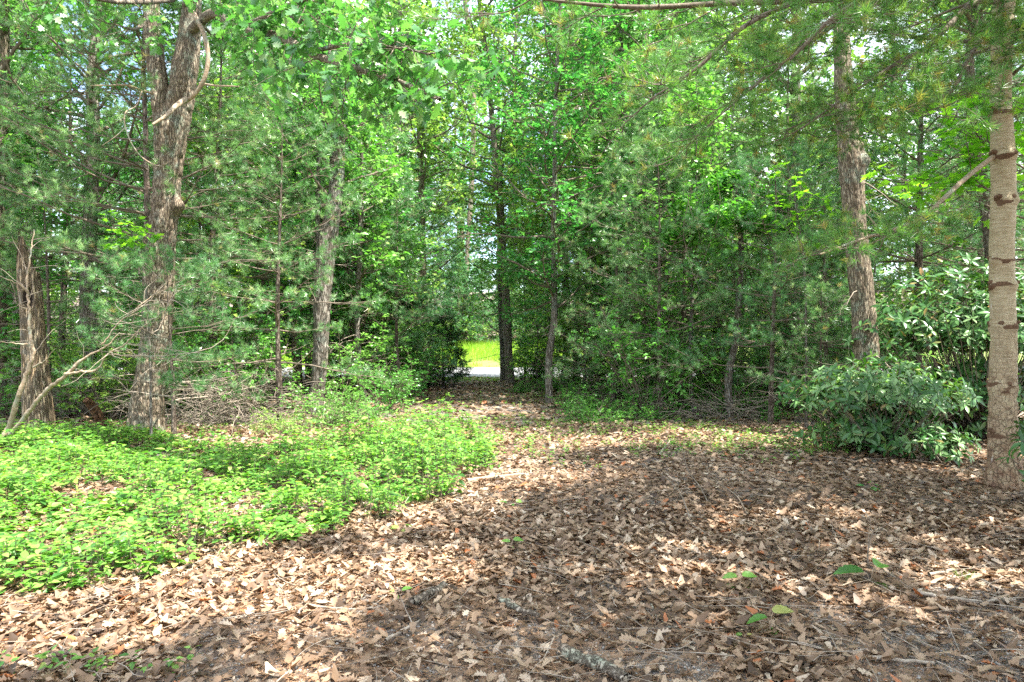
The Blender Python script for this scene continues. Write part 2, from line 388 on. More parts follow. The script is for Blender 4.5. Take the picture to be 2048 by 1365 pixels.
def tuft_tpl(n, wid, seed, spread=(.5, 1.25)):
    r = np.random.default_rng(seed); V = []; Fc = []
    for i in range(n):
        a = r.random() * 2 * np.pi; s = r.uniform(*spread); L = r.uniform(.75, 1.05); y0 = -r.random() * .5
        d = np.array([math.cos(a) * math.sin(s), math.cos(s), math.sin(a) * math.sin(s) + .12]); d /= np.linalg.norm(d)
        sd_ = np.cross(d, r.normal(size=3)); sd_ /= np.linalg.norm(sd_)
        b = np.array([0, y0, 0]); k = len(V)
        tip = b + d * L + np.array([0, 0, -.06])
        V += [b - sd_ * wid, b + sd_ * wid, tip]; Fc.append([k, k + 1, k + 2])
    return np.array(V), np.array(Fc)
TUFT = [tuft_tpl(24, .026, s) for s in (1, 2, 3)]
TUFTM = [tuft_tpl(15, .042, s) for s in (4, 5)]
TUFTF = [tuft_tpl(9, .065, s) for s in (6, 7)]

# ------------------------------------------------------------------ hero trunks with modelled bark
def smooth_path(pts, rad, step):
    pts = np.array(pts, float); rad = np.array(rad, float)
    d = np.r_[0, np.cumsum(np.linalg.norm(np.diff(pts, axis=0), axis=1))]
    n = max(4, int(d[-1] / step)); s = np.linspace(0, d[-1], n)
    # Catmull-Rom style via cubic hermite
    def herm(y):
        m = np.gradient(y, d); i = np.clip(np.searchsorted(d, s, side='right') - 1, 0, len(d) - 2)
        h = d[i + 1] - d[i]; t = (s - d[i]) / h
        return (2 * t**3 - 3 * t**2 + 1) * y[i] + (t**3 - 2 * t**2 + t) * h * m[i] + (-2 * t**3 + 3 * t**2) * y[i + 1] + (t**3 - t**2) * h * m[i + 1]
    return np.stack([herm(pts[:, k]) for k in range(3)], -1), np.maximum(herm(rad), .002), s

def trunk_mesh(mb, pts, rad, sides=64, step=.025, kind='furrow', depth=.014, flare=0, seed=0, mat=0, freq=None, hole=None, jag=0, burls=(), bands=()):
    p, r, s = smooth_path(pts, rad, step)
    n = len(p); tg = nrm(np.gradient(p, axis=0))
    u = nrm(np.cross(tg, np.array([0, 1., 0]))); v = np.cross(u, tg)    # v points to -Y or +Y
    th = np.arange(sides) / sides * 2 * np.pi
    T, S = np.meshgrid(th, s)
    U = T / (2 * np.pi)
    k = freq or max(6, int(round(np.mean(r) * 2 * np.pi / .055)))
    rr = r[:, None] * np.ones_like(T)
    rr = rr * (1 + .10 * (vn(U * 4, S * .8, 4, seed + 5) - .5) + .08 * (vn(U * 3, S * 2.2, 3, seed + 6) - .5))
    if flare:
        lob = .55 + .45 * np.abs(np.sin(T * 2.5 + seed))
        rr = rr + flare * lob * np.exp(-S / .28)
    wv = vn(U * 5, S * 2.2, 5, seed + 9) * 1.6
    if kind == 'furrow':
        a = np.abs(2 * vn(U * k + wv, S * 3.2, k, seed) - 1); b = np.abs(2 * vn(U * k * 2 + wv, S * 9, k * 2, seed + 1) - 1)
        h = np.clip(a * 2.4, 0, 1) * .85 + np.clip(b * 2.0, 0, 1) * .4
        h = h + .15 * vn(U * k * 3, S * 30, k * 3, seed + 2)
    elif kind == 'plate':
        a = np.abs(2 * vn(U * k + wv, S * 5, k, seed) - 1); h = np.clip(a * 3, 0, 1) + .5 * vn(U * k * 2, S * 25, k * 2, seed + 2)
        h = h * np.clip(2.4 - S * .7, .45, 2.2)
    else:
        h = .5 * vn(U * k * 2, S * 2, k * 2, seed) + .5 * vn(U * k * 4, S * 6, k * 4, seed + 1)
    rr = rr + depth * (h - .7)
    for (bs, bt, br, bh) in burls:
        dt = np.abs((T - bt + np.pi) % (2 * np.pi) - np.pi) * r[:, None]
        rr = rr + bh * np.exp(-((S - bs) / br) ** 2 - (dt / br) ** 2)
    fm = np.zeros((n - 1, sides), int) + mat
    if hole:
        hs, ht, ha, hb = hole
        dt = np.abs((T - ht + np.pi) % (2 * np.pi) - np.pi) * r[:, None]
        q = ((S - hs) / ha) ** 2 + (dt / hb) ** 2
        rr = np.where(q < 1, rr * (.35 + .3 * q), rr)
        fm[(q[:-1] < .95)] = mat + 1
    for (bs, bw) in bands:
        e_ = np.abs(S - bs + .05 * (vn(U * 6, S * 0, 6, int(bs * 31) % 50) - .5)) < bw * (vn(U * 9, S * 30, 9, int(bs * 17) % 50) - .30)
        fm[e_[:-1]] = mat + 1; rr = rr + .003 * e_
    V = p[:, None, :] + rr[..., None] * (np.cos(T)[..., None] * u[:, None, :] + np.sin(T)[..., None] * v[:, None, :])
    if jag:
        tp = np.clip((s - (s[-1] - .5)) / .5, 0, 1)[:, None]
        V[..., 2] += tp * jag * (vn(U * 7, S * 0, 7, seed + 3) * 1.2 - .75 + .3 * np.cos(T))
    i = np.arange(n - 1)[:, None] * sides; kk = np.arange(sides)[None]; k2 = (kk + 1) % sides
    q = np.stack([i + kk, i + k2, i + sides + k2, i + sides + kk], -1).reshape(-1, 4)
    mb.add(V.reshape(-1, 3), q, fm.ravel())
    return p, r, s

# ------------------------------------------------------------------ tree makers
def leaves_on(mb, tw, per, size, tpl, mat=0, flat=.55, droop=.15, lo=.25, attr_bias=0):
    """leaves on twigs tw (B,n,3)"""
    B = len(tw)
    idx = np.repeat(np.arange(B), per); f = np.clip(lo + (1 - lo) * rng.random(len(idx)) ** .7, 0, 1)
    p, t = along(tw[idx], f)
    az = rng.random(len(idx)) * 2 * np.pi
    side = np.stack([np.cos(az), np.sin(az), -droop + .3 * rng.normal(size=len(idx))], -1)
    ax = nrm(t * .5 + side)
    nr = nrm(np.array([0, 0, 1.]) + flat * rng.normal(size=(len(idx), 3)))
    s = size * rng.uniform(.65, 1.2, len(idx))
    p = p + ax * s[:, None] * .15
    scatter(mb, tpl, frame(ax, nr, s), p, mat, np.clip(rng.random(len(idx)) + attr_bias, 0, 1))

def decid(name, tp, tr, label, cat, loc, f0=.25, nb=22, L=2.2, nl2=7, nl3=6, per=8, leaf=.12, tpl=OAKM, lm='oakleaf', bark='greybark',
          group=None, hero=None, topL=.5, el=(.1, .7), l3=.45, extra_dead=8, sides=12, bias=None, barkdepth=.012, flat=.55):
    root = empty(name, loc, label, cat, group)
    tp = np.array(tp, float); tr = np.array(tr, float)
    b = MB()
    if hero: trunk_mesh(b, tp, tr, **hero)
    else: trunk_mesh(b, tp, tr, sides=sides, step=.12, depth=barkdepth, flare=tr[0] * .35, seed=rng.integers(50))
    tk = b.build('trunk', M[bark], root)
    pth, rad, s = smooth_path(tp, tr, .1)
    f = f0 + (1 - f0) * (np.arange(nb) + rng.random(nb)) / nb; f = np.clip(f, 0, .995)
    i = (f * (len(pth) - 1)).astype(int); st = pth[i]; rb = rad[i]
    az = np.arange(nb) * 2.4 + rng.normal(size=nb) * .5
    if bias is not None:
        az = np.where(rng.random(nb) < bias[1], bias[0] + rng.normal(size=nb) * .5, az)
    e = el[0] + (el[1] - el[0]) * f + rng.normal(size=nb) * .12
    d = np.stack([np.cos(az) * np.cos(e), np.sin(az) * np.cos(e), np.sin(e)], -1)
    g = (f - f0) / (1 - f0)
    Ls = L * (1 - (1 - topL) * g ** 1.5) * rng.uniform(.7, 1.2, nb) * np.clip(.55 + g * 3, 0, 1)
    b1 = grow(st, d, Ls, 9, .13, .04)
    r1 = np.minimum(rb * .55, .012 + Ls * .012)[:, None] * np.linspace(1, .2, 9)
    lb = MB(); tubes(lb, b1, r1, 6)
    k = np.repeat(np.arange(nb), nl2); f2 = .2 + .8 * rng.random(len(k)); p2, t2 = along(b1[k], f2)
    sd_ = rng.normal(size=(len(k), 3)); sd_[:, 2] = sd_[:, 2] * .45 + .1
    L2 = Ls[k] * .38 * rng.uniform(.6, 1.2, len(k)); b2 = grow(p2, nrm(t2 * .6 + nrm(sd_)), L2, 6, .2, .02)
    tubes(lb, b2, (.0035 + L2 * .006)[:, None] * np.linspace(1, .35, 6), 4)
    k = np.repeat(np.arange(len(b2)), nl3); f3 = .25 + .75 * rng.random(len(k)); p3, t3 = along(b2[k], f3)
    sd_ = rng.normal(size=(len(k), 3)); sd_[:, 2] *= .5
    b3 = grow(p3, nrm(t3 * .5 + nrm(sd_)), l3 * rng.uniform(.5, 1.2, len(k)), 4, .25, -.02)
    tubes(lb, b3, np.full((len(k), 1), .0028) * np.linspace(1, .5, 4), 3)
    fb = MB(); leaves_on(fb, b3, per, leaf, tpl, flat=flat)
    fo = fb.build('foliage', M[lm], root)
    if extra_dead:
        k = extra_dead; i = (rng.uniform(.08, f0 + .1, k) * (len(pth) - 1)).astype(int)
        az = rng.random(k) * 6.28; d = np.stack([np.cos(az), np.sin(az), rng.normal(size=k) * .25], -1)
        Ld = rng.uniform(.3, 1.2, k); q = grow(pth[i], d, Ld, 7, .22, -.02)
        tubes(lb, q, (.004 + .008 * Ld)[:, None] * np.linspace(1, .2, 7), 4, 1)
        kk = np.repeat(np.arange(k), 4); pp, tt = along(q[kk], rng.uniform(.3, .95, len(kk)))
        q2 = grow(pp, nrm(tt + rng.normal(size=(len(kk), 3)) * .8), rng.uniform(.15, .5, len(kk)), 5, .25, -.03)
        tubes(lb, q2, np.full((len(kk), 1), .0035) * np.linspace(1, .3, 5), 3, 1)
    reg(root, tk, lb.build('limbs', [M['limb'], M['deadlimb']], root), fo)
    return root

def boughs(lb, fb, st, d, L, r0, tufts, size, nl2=13, nl3=4, up=.03, lo=.3, droop=0, mat=0, tip3=2):
    """pine boughs with flat side twigs; tufts at the twig ends"""
    B = len(st); n1 = 11
    b1 = grow(st, d, L, n1, .07, up)
    tubes(lb, b1, r0[:, None] * np.linspace(1, .18, n1), 6)
    k = np.repeat(np.arange(B), nl2); f2 = lo + (1 - lo) * (np.tile(np.arange(nl2), B) + rng.random(len(k))) / nl2; f2 = np.clip(f2, 0, .99)
    p2, t2 = along(b1[k], f2)
    sgn = np.where(np.tile(np.arange(nl2), B) % 2, 1, -1)[:, None]
    lat = nrm(np.cross(t2, np.array([0, 0, 1.]))) * sgn
    L2 = np.clip(L[k] * .42 * (1.12 - f2) * rng.uniform(.6, 1.3, len(k)) + .12, .1, 1.1)
    b2 = grow(p2, nrm(t2 * .75 + lat + rng.normal(size=(len(k), 3)) * .15 + np.array([0, 0, -droop])), L2, 6, .12, .05)
    tubes(lb, b2, (.0025 + L2 * .006)[:, None] * np.linspace(1, .4, 6), 4)
    k3 = np.repeat(np.arange(len(b2)), nl3); f3 = np.clip(.3 + .7 * rng.random(len(k3)), 0, 1); p3, t3 = along(b2[k3], f3)
    d3 = nrm(t3 * .8 + rng.normal(size=(len(k3), 3)) * .6 + np.array([0, 0, .2])); L3 = rng.uniform(.08, .28, len(k3))
    b3 = grow(p3, d3, L3, 4, .15, .05)
    tubes(lb, b3, np.full((len(k3), 1), .0028) * np.linspace(1, .7, 4), 3)
    ends = [(b[:, -1], nrm(b[:, -1] - b[:, -2])) for b in (b1, b2, b3)]
    p, t = along(b3, np.full(len(b3), .45)); keep = rng.random(len(b3)) < .5; ends.append((p[keep], t[keep]))
    p, t = along(b2, np.full(len(b2), .75)); ends.append((p, t))
    E = np.concatenate([e[0] for e in ends]); T = np.concatenate([e[1] for e in ends])
    T = nrm(T + np.array([0, 0, .15]))
    nr = nrm(rng.normal(size=E.shape) * .3 + np.array([0, 0, 1.]))
    s = size * rng.uniform(.75, 1.2, len(E)); which = rng.integers(len(tufts), size=len(E))
    for j, tp in enumerate(tufts):
        q = which == j
        scatter(fb, tp, frame(T[q], nr[q], s[q]), E[q], mat)
    return b1

def pine(name, H, r, label, cat, loc, tufts=TUFTM, size=.11, z0=1.5, gap=.42, L=2.4, per=5, nl2=12, nl3=4, group=None, dead_to=None,
         lean=(0, 0), needle='needle', bark='pinebark', sides=14, crown_shape=.7):
    root = empty(name, loc, label, cat, group)
    n = 9; z = np.linspace(-.15, H, n); tp = np.stack([lean[0] * (z / H) + .05 * np.sin(z * .9 + r * 50), lean[1] * (z / H) + .04 * np.cos(z * .7), z], -1)
    tr = r * (1 - .93 * np.clip(z / H, 0, 1) ** 1.15)
    b = MB(); trunk_mesh(b, tp, tr, sides=sides, step=.1, depth=.01, kind='furrow', flare=r * .4, seed=rng.integers(50))
    tk = b.build('trunk', M[bark], root)
    pth, rad, s = smooth_path(tp, tr, .05)
    zs = np.arange(z0, H - .2, gap); st = []; d = []; Ls = []; r0 = []
    for zi in zs:
        i = min(len(pth) - 1, int((zi + .15) / (H + .15) * (len(pth) - 1))); g = (zi - z0) / (H - z0)
        m = per + rng.integers(-1, 2); a0 = rng.random() * 6.28
        for j in range(m):
            a = a0 + j * 6.283 / m + rng.normal() * .2; e = -.05 + .45 * g + rng.normal() * .08
            st.append(pth[i] + [0, 0, rng.normal() * .04]); d.append([math.cos(a) * math.cos(e), math.sin(a) * math.cos(e), math.sin(e)])
            l = L * (1 - g) ** crown_shape * rng.uniform(.65, 1.15) + .25; Ls.append(l); r0.append(min(rad[i] * .45, .008 + l * .009))
    lb = MB(); fb = MB()
    boughs(lb, fb, np.array(st), np.array(d), np.array(Ls), np.array(r0), tufts, size, nl2, nl3)
    fo = fb.build('foliage', M[needle], root)
    if dead_to is None: dead_to = z0
    k = max(4, int((dead_to - .3) / .35) * 4)
    zi = rng.uniform(.4, max(.8, dead_to), k); i = ((zi + .15) / (H + .15) * (len(pth) - 1)).astype(int)
    az = rng.random(k) * 6.28; Ld = rng.uniform(.4, 1.6, k)
    q = grow(pth[i], np.stack([np.cos(az), np.sin(az), rng.normal(size=k) * .1], -1), Ld, 8, .1, -.01)
    tubes(lb, q, (.003 + .006 * Ld)[:, None] * np.linspace(1, .2, 8), 4, 1)
    kk = np.repeat(np.arange(k), 7); pp, tt = along(q[kk], rng.uniform(.2, .98, len(kk)))
    q2 = grow(pp, nrm(tt * .6 + rng.normal(size=(len(kk), 3)) * [.8, .8, .35]), rng.uniform(.15, .6, len(kk)), 5, .2, -.02)
    tubes(lb, q2, np.full((len(kk), 1), .003) * np.linspace(1, .3, 5), 3, 1)
    reg(root, tk, lb.build('limbs', [M['limb'], M['deadlimb']], root), fo)
    return root

def shrub(name, label, loc, Rr=.7, H=1.1, stems=14, leaf=.06, per=9, tpl=DIA2, lm='youngleaf', group=None, nl2=6, nl3=4, cat='shrub', el=(.6, 1.3), l3=.22):
    root = empty(name, loc, label, cat, group)
    az = rng.random(stems) * 6.28; e = rng.uniform(el[0], el[1], stems)
    st = np.stack([np.cos(az) * .08, np.sin(az) * .08, np.full(stems, -.03)], -1)
    d = np.stack([np.cos(az) * np.cos(e), np.sin(az) * np.cos(e), np.sin(e)], -1)
    L = H * rng.uniform(.6, 1.15, stems); b1 = grow(st, d, L, 8, .12, -.03)
    lb = MB(); tubes(lb, b1, (.004 + .006 * L)[:, None] * np.linspace(1, .3, 8), 5)
    k = np.repeat(np.arange(stems), nl2); p, t = along(b1[k], .2 + .8 * rng.random(len(k)))
    b2 = grow(p, nrm(t * .6 + rng.normal(size=(len(k), 3)) * [.8, .8, .4]), Rr * rng.uniform(.3, .7, len(k)), 5, .2, .02)
    tubes(lb, b2, np.full((len(k), 1), .004) * np.linspace(1, .4, 5), 4)
    k = np.repeat(np.arange(len(b2)), nl3); p, t = along(b2[k], .2 + .8 * rng.random(len(k)))
    b3 = grow(p, nrm(t * .6 + rng.normal(size=(len(k), 3)) * [.8, .8, .4]), l3 * rng.uniform(.5, 1.2, len(k)), 4, .2, 0)
    tubes(lb, b3, np.full((len(k), 1), .002) * np.linspace(1, .5, 4), 3)
    fb = MB(); leaves_on(fb, b3, per, leaf, tpl, flat=.5)
    reg(root, lb.build('stems', M['limb'], root), fb.build('foliage', M[lm], root))
    return root
#@@SCENE
# ================================================================== THE SETTING
def sheet(xs, ys, zf, name, mat, kind='structure'):
    X, Y = np.meshgrid(xs, ys); Z = zf(X, Y)
    V = np.stack([X, Y, Z], -1).reshape(-1, 3); nx = len(xs); ny = len(ys)
    i = np.arange(ny - 1)[:, None] * nx + np.arange(nx - 1)[None]
    b = MB(); b.add(V, np.stack([i, i + 1, i + nx + 1, i + nx], -1).reshape(-1, 4))
    return tag(b.build(name, mat), kind=kind)

xs = np.r_[np.linspace(-150, -21, 25), np.linspace(-20, 20, 201), np.linspace(21, 150, 25)]
ys = np.r_[np.linspace(-60, -5, 12), np.linspace(-4, 40, 221), np.linspace(40.5, 160, 60)]
sheet(xs, ys, ground_z, 'ground', M['soil'])
sheet(np.linspace(-60, 60, 121), np.linspace(30.0, 38.4, 9), lambda x, y: ground_z(x, y) + .012, 'road', M['asphalt'])
sheet(np.linspace(-60, 60, 121), np.linspace(38.4, 46.5, 17), lambda x, y: ground_z(x, y) + .02, 'grass_bank', M['bank'])

# corridor of the track
def track_x(y):
    y = np.asarray(y, float)
    lo = np.interp(y, [3, 6, 9, 12, 20, 28], [-2.2, -.9, -1.2, -1.9, -2.9, -3.3])
    hi = np.interp(y, [3, 6, 9, 12, 20, 28], [6, 4.5, 2.6, 2.2, .8, -.3])
    return lo, hi

def litter_mask(x, y):
    g = fbm(x * .8 + 3, y * .8 + 9, 3, 20)
    m = np.clip((g - .30) * 6, .35, 1)
    near = np.clip((6 - y) / 2.5, 0, 1)
    return np.where(near > 0, m * near + (1 - near), 1.0)

# dead oak leaves
reseed(11)
LB = MB()
def put_litter(n, x0, x1, y0, y1, s, tpls, tilt, thick=.028, ypow=1.0, mask=True):
    y = y0 + (y1 - y0) * rng.random(n) ** ypow; hw = 1
    x = x0 + (x1 - x0) * rng.random(n)
    k = (np.abs(x) < y * .80 + .8)
    if mask: k &= rng.random(n) < litter_mask(x, y)
    x = x[k]; y = y[k]; m = len(x)
    az = rng.random(m) * 6.283
    ax = np.stack([np.cos(az), np.sin(az), rng.normal(size=m) * tilt * .6], -1)
    nr = nrm(np.stack([rng.normal(size=m) * tilt, rng.normal(size=m) * tilt, np.ones(m)], -1))
    p = np.stack([x, y, ground_z(x, y) + .006 + thick * rng.random(m)], -1)
    ss = s * rng.uniform(.55, 1.15, m); wh = rng.integers(len(tpls), size=m)
    tone = np.clip(.52 + .6 * (fbm(x * 1.2, y * 1.2, 2, 40) - .42) + rng.normal(size=m) * .24, 0, 1)
    tone = np.where(rng.random(m) < .02, 1.0, np.minimum(tone, .95))
    for j, t in enumerate(tpls):
        q = wh == j; scatter(LB, t, frame(ax[q], nr[q], ss[q]), p[q], 0, tone[q])
OAKD += [leaf_tpl([0, .2, .4, .55, .8, 1], [.01, .1, .22, .16, .24, .02], None, .5, .3), leaf_tpl([0, .3, .6, 1], [.05, .3, .22, .06], [0, .05, -.1, .05], .2, .4), leaf_tpl(OT, np.array(OW) * 1.15, OF, .05, .05)]
put_litter(62000, -6, 6, 2.2, 6.5, .080, OAKD, .25, .028)
put_litter(70000, -6, 6, 2.2, 8.5, .030, [DIA2, DIA], .5, .03)
put_litter(60000, -9, 10, 6.5, 13, .092, [OAKD[0], OAKD[1], OAKM], .28)
put_litter(42000, -24, 24, 13, 30, .17, [DIA2, DIA], .4)
tag(LB.build('leaf_litter', M['litter']), 'brown dead oak leaves covering the forest floor', 'dead leaves', kind='stuff')

LB = MB(); n = 55000
y = 2.4 + 6 * rng.random(n) ** 1.3; x = (rng.random(n) * 2 - 1) * (y * .78 + .5); az = rng.random(n) * 3.14; L_ = rng.uniform(.05, .09, n)
c = np.stack([x, y, ground_z(x, y) + .012 + .025 * rng.random(n)], -1); dv = np.stack([np.cos(az), np.sin(az), rng.normal(size=n) * .12], -1)
sv = np.stack([-np.sin(az), np.cos(az), np.zeros(n)], -1) * .0011
V = np.stack([c - sv, c + sv, c + dv * L_[:, None]], 1).reshape(-1, 3)
LB.add(V, np.arange(3 * n).reshape(-1, 3), 0, rng.random(n))
tag(LB.build('fallen_pine_needles', M['redneedle']), 'thin reddish fallen pine needles strewn among the dead leaves', 'pine needles', kind='stuff')

LB = MB(); n = 5000
ico = np.array([[0, 0, 1], [1, 0, 0], [0, 1, 0], [-1, 0, 0], [0, -1, 0], [0, 0, -1.]]); icf = np.array([[0, 1, 2], [0, 2, 3], [0, 3, 4], [0, 4, 1], [5, 2, 1], [5, 3, 2], [5, 4, 3], [5, 1, 4]])
y = 2.4 + 3.2 * rng.random(n); x = (rng.random(n) * 2 - 1) * (y * .78 + .3); k = litter_mask(x, y) < .5; x = x[k]; y = y[k]; m = len(x)
A = rng.normal(size=(m, 3)); scatter(LB, (ico * [1, .8, .6], icf), frame(nrm(A), np.array([[0, 0, 1.]]), rng.uniform(.004, .014, m)), np.stack([x, y, ground_z(x, y) + .004], -1))
tag(LB.build('gravel', M['stone']), 'small grey gravel showing where the leaves are thin', 'gravel', kind='stuff')

# small twigs in the litter, uncountable
LB = MB(); n = 1700
y = 2.5 + 16 * rng.random(n) ** 1.4; x = (rng.random(n) * 2 - 1) * (y * .78 + .5); az = rng.random(n) * 6.28
q = grow(np.stack([x, y, ground_z(x, y) + .03], -1), np.stack([np.cos(az), np.sin(az), np.zeros(n)], -1), rng.uniform(.1, .5, n), 5, .2, 0)
q[..., 2] = ground_z(q[..., 0], q[..., 1]) + .028 + .03 * rng.random((n, 1)) + .01
tubes(LB, q, rng.uniform(.001, .0035, n)[:, None] * np.linspace(1, .4, 5), 4)
tag(LB.build('twig_litter', M['deadlimb']), 'thin grey twigs scattered over the dead leaves', 'twigs', kind='stuff')

# grass on the bank and verge
reseed(12)
LB = MB(); n = 42000
x = -16 + 28 * rng.random(n); y = 38.6 + 8.2 * rng.random(n); k = fbm(x * .8, y * .8, 2, 8) > .27; x = x[k]; y = y[k]; n = len(x)
az = rng.random(n) * 6.28; h = rng.uniform(.2, .65, n) * np.clip((y - 38.4) / 1.5, .25, 1)
c = np.stack([x, y, ground_z(x, y)], -1); sv = np.stack([np.cos(az), np.sin(az), 0 * az], -1) * .014
V = np.stack([c - sv, c + sv, c + np.stack([rng.normal(size=n) * .14, rng.normal(size=n) * .14, h], -1)], 1).reshape(-1, 3)
LB.add(V, np.arange(3 * n).reshape(-1, 3), 0, rng.random(n))
tag(LB.build('grass', M['grass']), 'tall sunlit yellow green grass on the bank beyond the road', 'grass', kind='stuff')
LB = MB(); n = 5000
y = 27.3 + 2.5 * rng.random(n); x = -8 + 16 * rng.random(n); az = rng.random(n) * 6.28; c = np.stack([x, y, ground_z(x, y)], -1); sv = np.stack([np.cos(az), np.sin(az), 0 * az], -1) * .01
V = np.stack([c - sv, c + sv, c + np.stack([rng.normal(size=n) * .05, rng.normal(size=n) * .05, rng.uniform(.03, .12, n)], -1)], 1).reshape(-1, 3)
LB.add(V, np.arange(3 * n).reshape(-1, 3), 0, rng.random(n) * .5)
tag(LB.build('verge_grass', M['grass']), 'low green grass along the near edge of the road', 'grass', kind='stuff')

# low ground cover, left of the track
reseed(13)
def inpoly(x, y, poly):
    r = np.zeros(len(x), bool); j = len(poly) - 1
    for i in range(len(poly)):
        xi, yi = poly[i]; xj, yj = poly[j]
        r ^= ((yi > y) != (yj > y)) & (x < (xj - xi) * (y - yi) / (yj - yi + 1e-12) + xi); j = i
    return r
def gp(px, py):
    Y = gy(py); return ((px - 1024) / F * Y, Y)
def herbs(mb, x, y, hh, size, nl=(3, 6), tpl=OVATE, stemb=None):
    n = len(x); z = ground_z(x, y); H = hh * rng.uniform(.5, 1.25, n)
    lean = rng.normal(size=(n, 2)) * .18
    for lv in range(4):
        f = 1 - lv * .24; keep = rng.random(n) < [1, .95, .75, .4][lv]
        a0 = rng.random(n) * 6.28
        for s2 in range([4, 3, 2, 2][lv]):
            az = a0 + s2 * (6.28 / [4, 3, 2, 2][lv]) + rng.normal(size=n) * .3
            ax = np.stack([np.cos(az), np.sin(az), rng.normal(size=n) * .22 + (.15 if lv == 0 else -.05)], -1)
            nr = nrm(np.stack([rng.normal(size=n) * .28, rng.normal(size=n) * .28, np.ones(n)], -1))
            p = np.stack([x + lean[:, 0] * H * f, y + lean[:, 1] * H * f, z + H * f], -1) + ax * .012
            s = size * rng.uniform(.55, 1.25, n) * [.8, 1, 1, .9][lv]
            k = keep & (rng.random(n) < .9); scatter(mb, tpl, frame(ax[k], nr[k], s[k]), p[k], 0)
    if stemb is not None:
        t = np.linspace(0, 1, 3)[None, :]
        pts = np.stack([x[:, None] + lean[:, :1] * H[:, None] * t, y[:, None] + lean[:, 1:] * H[:, None] * t, z[:, None] + H[:, None] * t], -1)
        tubes(stemb, pts, np.full((n, 3), .0022), 3, 1)
poly = [gp(-400, 1260), gp(120, 1190), gp(330, 1135), gp(560, 1090), gp(760, 1040), gp(905, 1000), gp(985, 930), gp(960, 880), gp(850, 868), gp(640, 890), gp(480, 905), gp(330, 880), gp(150, 868), gp(-300, 862)]
px_ = [p[0] for p in poly]; py_ = [p[1] for p in poly]
n = 15500; x = rng.uniform(min(px_), max(px_), n); y = rng.uniform(min(py_), max(py_), n)
jx = x + (fbm(x * 2, y * 2, 2, 50) - .45) * .8; jy = y + (fbm(x * 2 + 9, y * 2, 2, 51) - .45) * .8
k = inpoly(jx, jy, poly) & (rng.random(n) < np.clip((fbm(x * 1.1, y * 1.1, 3, 60) - .20) * 4 + .3 * (y > 6), .16, 1)); x = x[k]; y = y[k]
LB = MB(); hv = fbm(x * 1.7 + 5, y * 1.7, 2, 70); hh_ = (.05 + .75 * np.clip(hv - .25, 0, 1)) * np.clip(1 + .25 * (x + 3), .8, 1.5) * np.clip((y - 3.2) / 2, .6, 1.2); big = rng.random(len(x)) < .22
herbs(LB, x[~big], y[~big], hh_[~big], .066, stemb=LB); herbs(LB, x[big], y[big], hh_[big] * 1.15, .105, stemb=LB)
tag(LB.build('ground_cover', [M['cover'], M['limb']]), 'dense bright green leafy ground cover left of the leafy track', 'ground cover', kind='stuff')
# thin patches of small seedlings
LB = MB()
for (cx, cy, sx, sy, nn) in [(1000, 890, .7, 1.2, 130), (1430, 905, .9, .5, 170), (1380, 870, 1.2, .6, 120), (1600, 895, .7, .4, 90), (760, 850, 1.2, .7, 200), (1040, 850, .6, .8, 60), (1200, 800, 2.2, 2.0, 220), (1500, 850, 1.5, 1, 100), (900, 800, .7, 1.5, 50), (1080, 800, .5, 2, 60), (1180, 860, .8, .7, 60), (250, 860, 3, .9, 300), (0, 870, 3, .8, 250), (190, 1352, .22, .06, 12)]:
    gx, gyy = gp(cx, cy); herbs(LB, gx + rng.normal(size=nn) * sx, gyy + rng.normal(size=nn) * sy, .10, .05, tpl=DIA2 if cy < 1200 else OVATE)
tag(LB.build('seedling_patches', M['cover']), 'sparse patches of tiny green seedlings in the brown leaves', 'seedlings', kind='stuff')

# ================================================================== NEAR AND MIDDLE TREES
def poly_at(pts, Y, lean=0.0):
    """pixel polyline with widths -> local points about the foot and radii. pts: (px,py,width)"""
    A = np.array([P(a, b, Y) for a, b, c_ in pts]); rr = np.array([c_ / 2 / F * Y for *_, c_ in pts])
    return A, rr
def footed(pts, Y, extra_top=0, drift=(0, 0), sink=.12, dy=None):
    A, rr = poly_at(pts, Y)
    if dy is not None: A[:, 1] += np.array(dy)
    foot = A[0].copy(); foot[2] = ground_z(foot[0], foot[1]); A[0, 2] = foot[2] - sink
    if extra_top:
        d = nrm(A[-1] - A[-2]) * .75 + np.array([drift[0], drift[1], .3]); n = 4
        for i in range(1, n + 1):
            A = np.vstack([A, A[-1] + d / np.linalg.norm(d) * extra_top / n + rng.normal(size=3) * .06]); rr = np.r_[rr, rr[-1] * (1 - .2 * i / n - .12)]
    return foot, A - foot, rr

# --- big forked oak on the left
reseed(21)
YO = 11.6
foot, A, rr = footed([(290, 872, 66), (296, 800, 60), (308, 720, 57), (319, 600, 55), (324, 500, 53), (332, 400, 52), (339, 320, 54), (345, 240, 60), (350, 205, 26)], YO); rr = rr * .92
rootO = empty('oak_tree', foot, 'big oak with deeply furrowed bark forking into two stems, left of the track', 'tree')
b = MB()
trunk_mesh(b, A, rr, sides=120, step=.018, depth=.032, flare=.08, seed=3, freq=20, burls=[(4.02, 3.3, .13, .13), (5.9, 3.1, .10, .07), (5.75, 4.9, .07, .05), (2.5, 4.4, .09, .04)])
tk = b.build('trunk', M['oakbark'], rootO)
def fork(pts, seed, extra, drift):
    A2, r2 = poly_at(pts, YO); A2 -= foot
    d = nrm(A2[-1] - A2[-2])
    for i in range(3):
        A2 = np.vstack([A2, A2[-1] + (d + np.array(drift) * (i + 1) * .2) * extra / 3]); r2 = np.r_[r2, r2[-1] * .86]
    bb = MB(); trunk_mesh(bb, A2, r2, sides=72, step=.02, depth=.026, seed=seed, freq=13)
    return bb.build('stem', M['oakbark'], rootO), A2
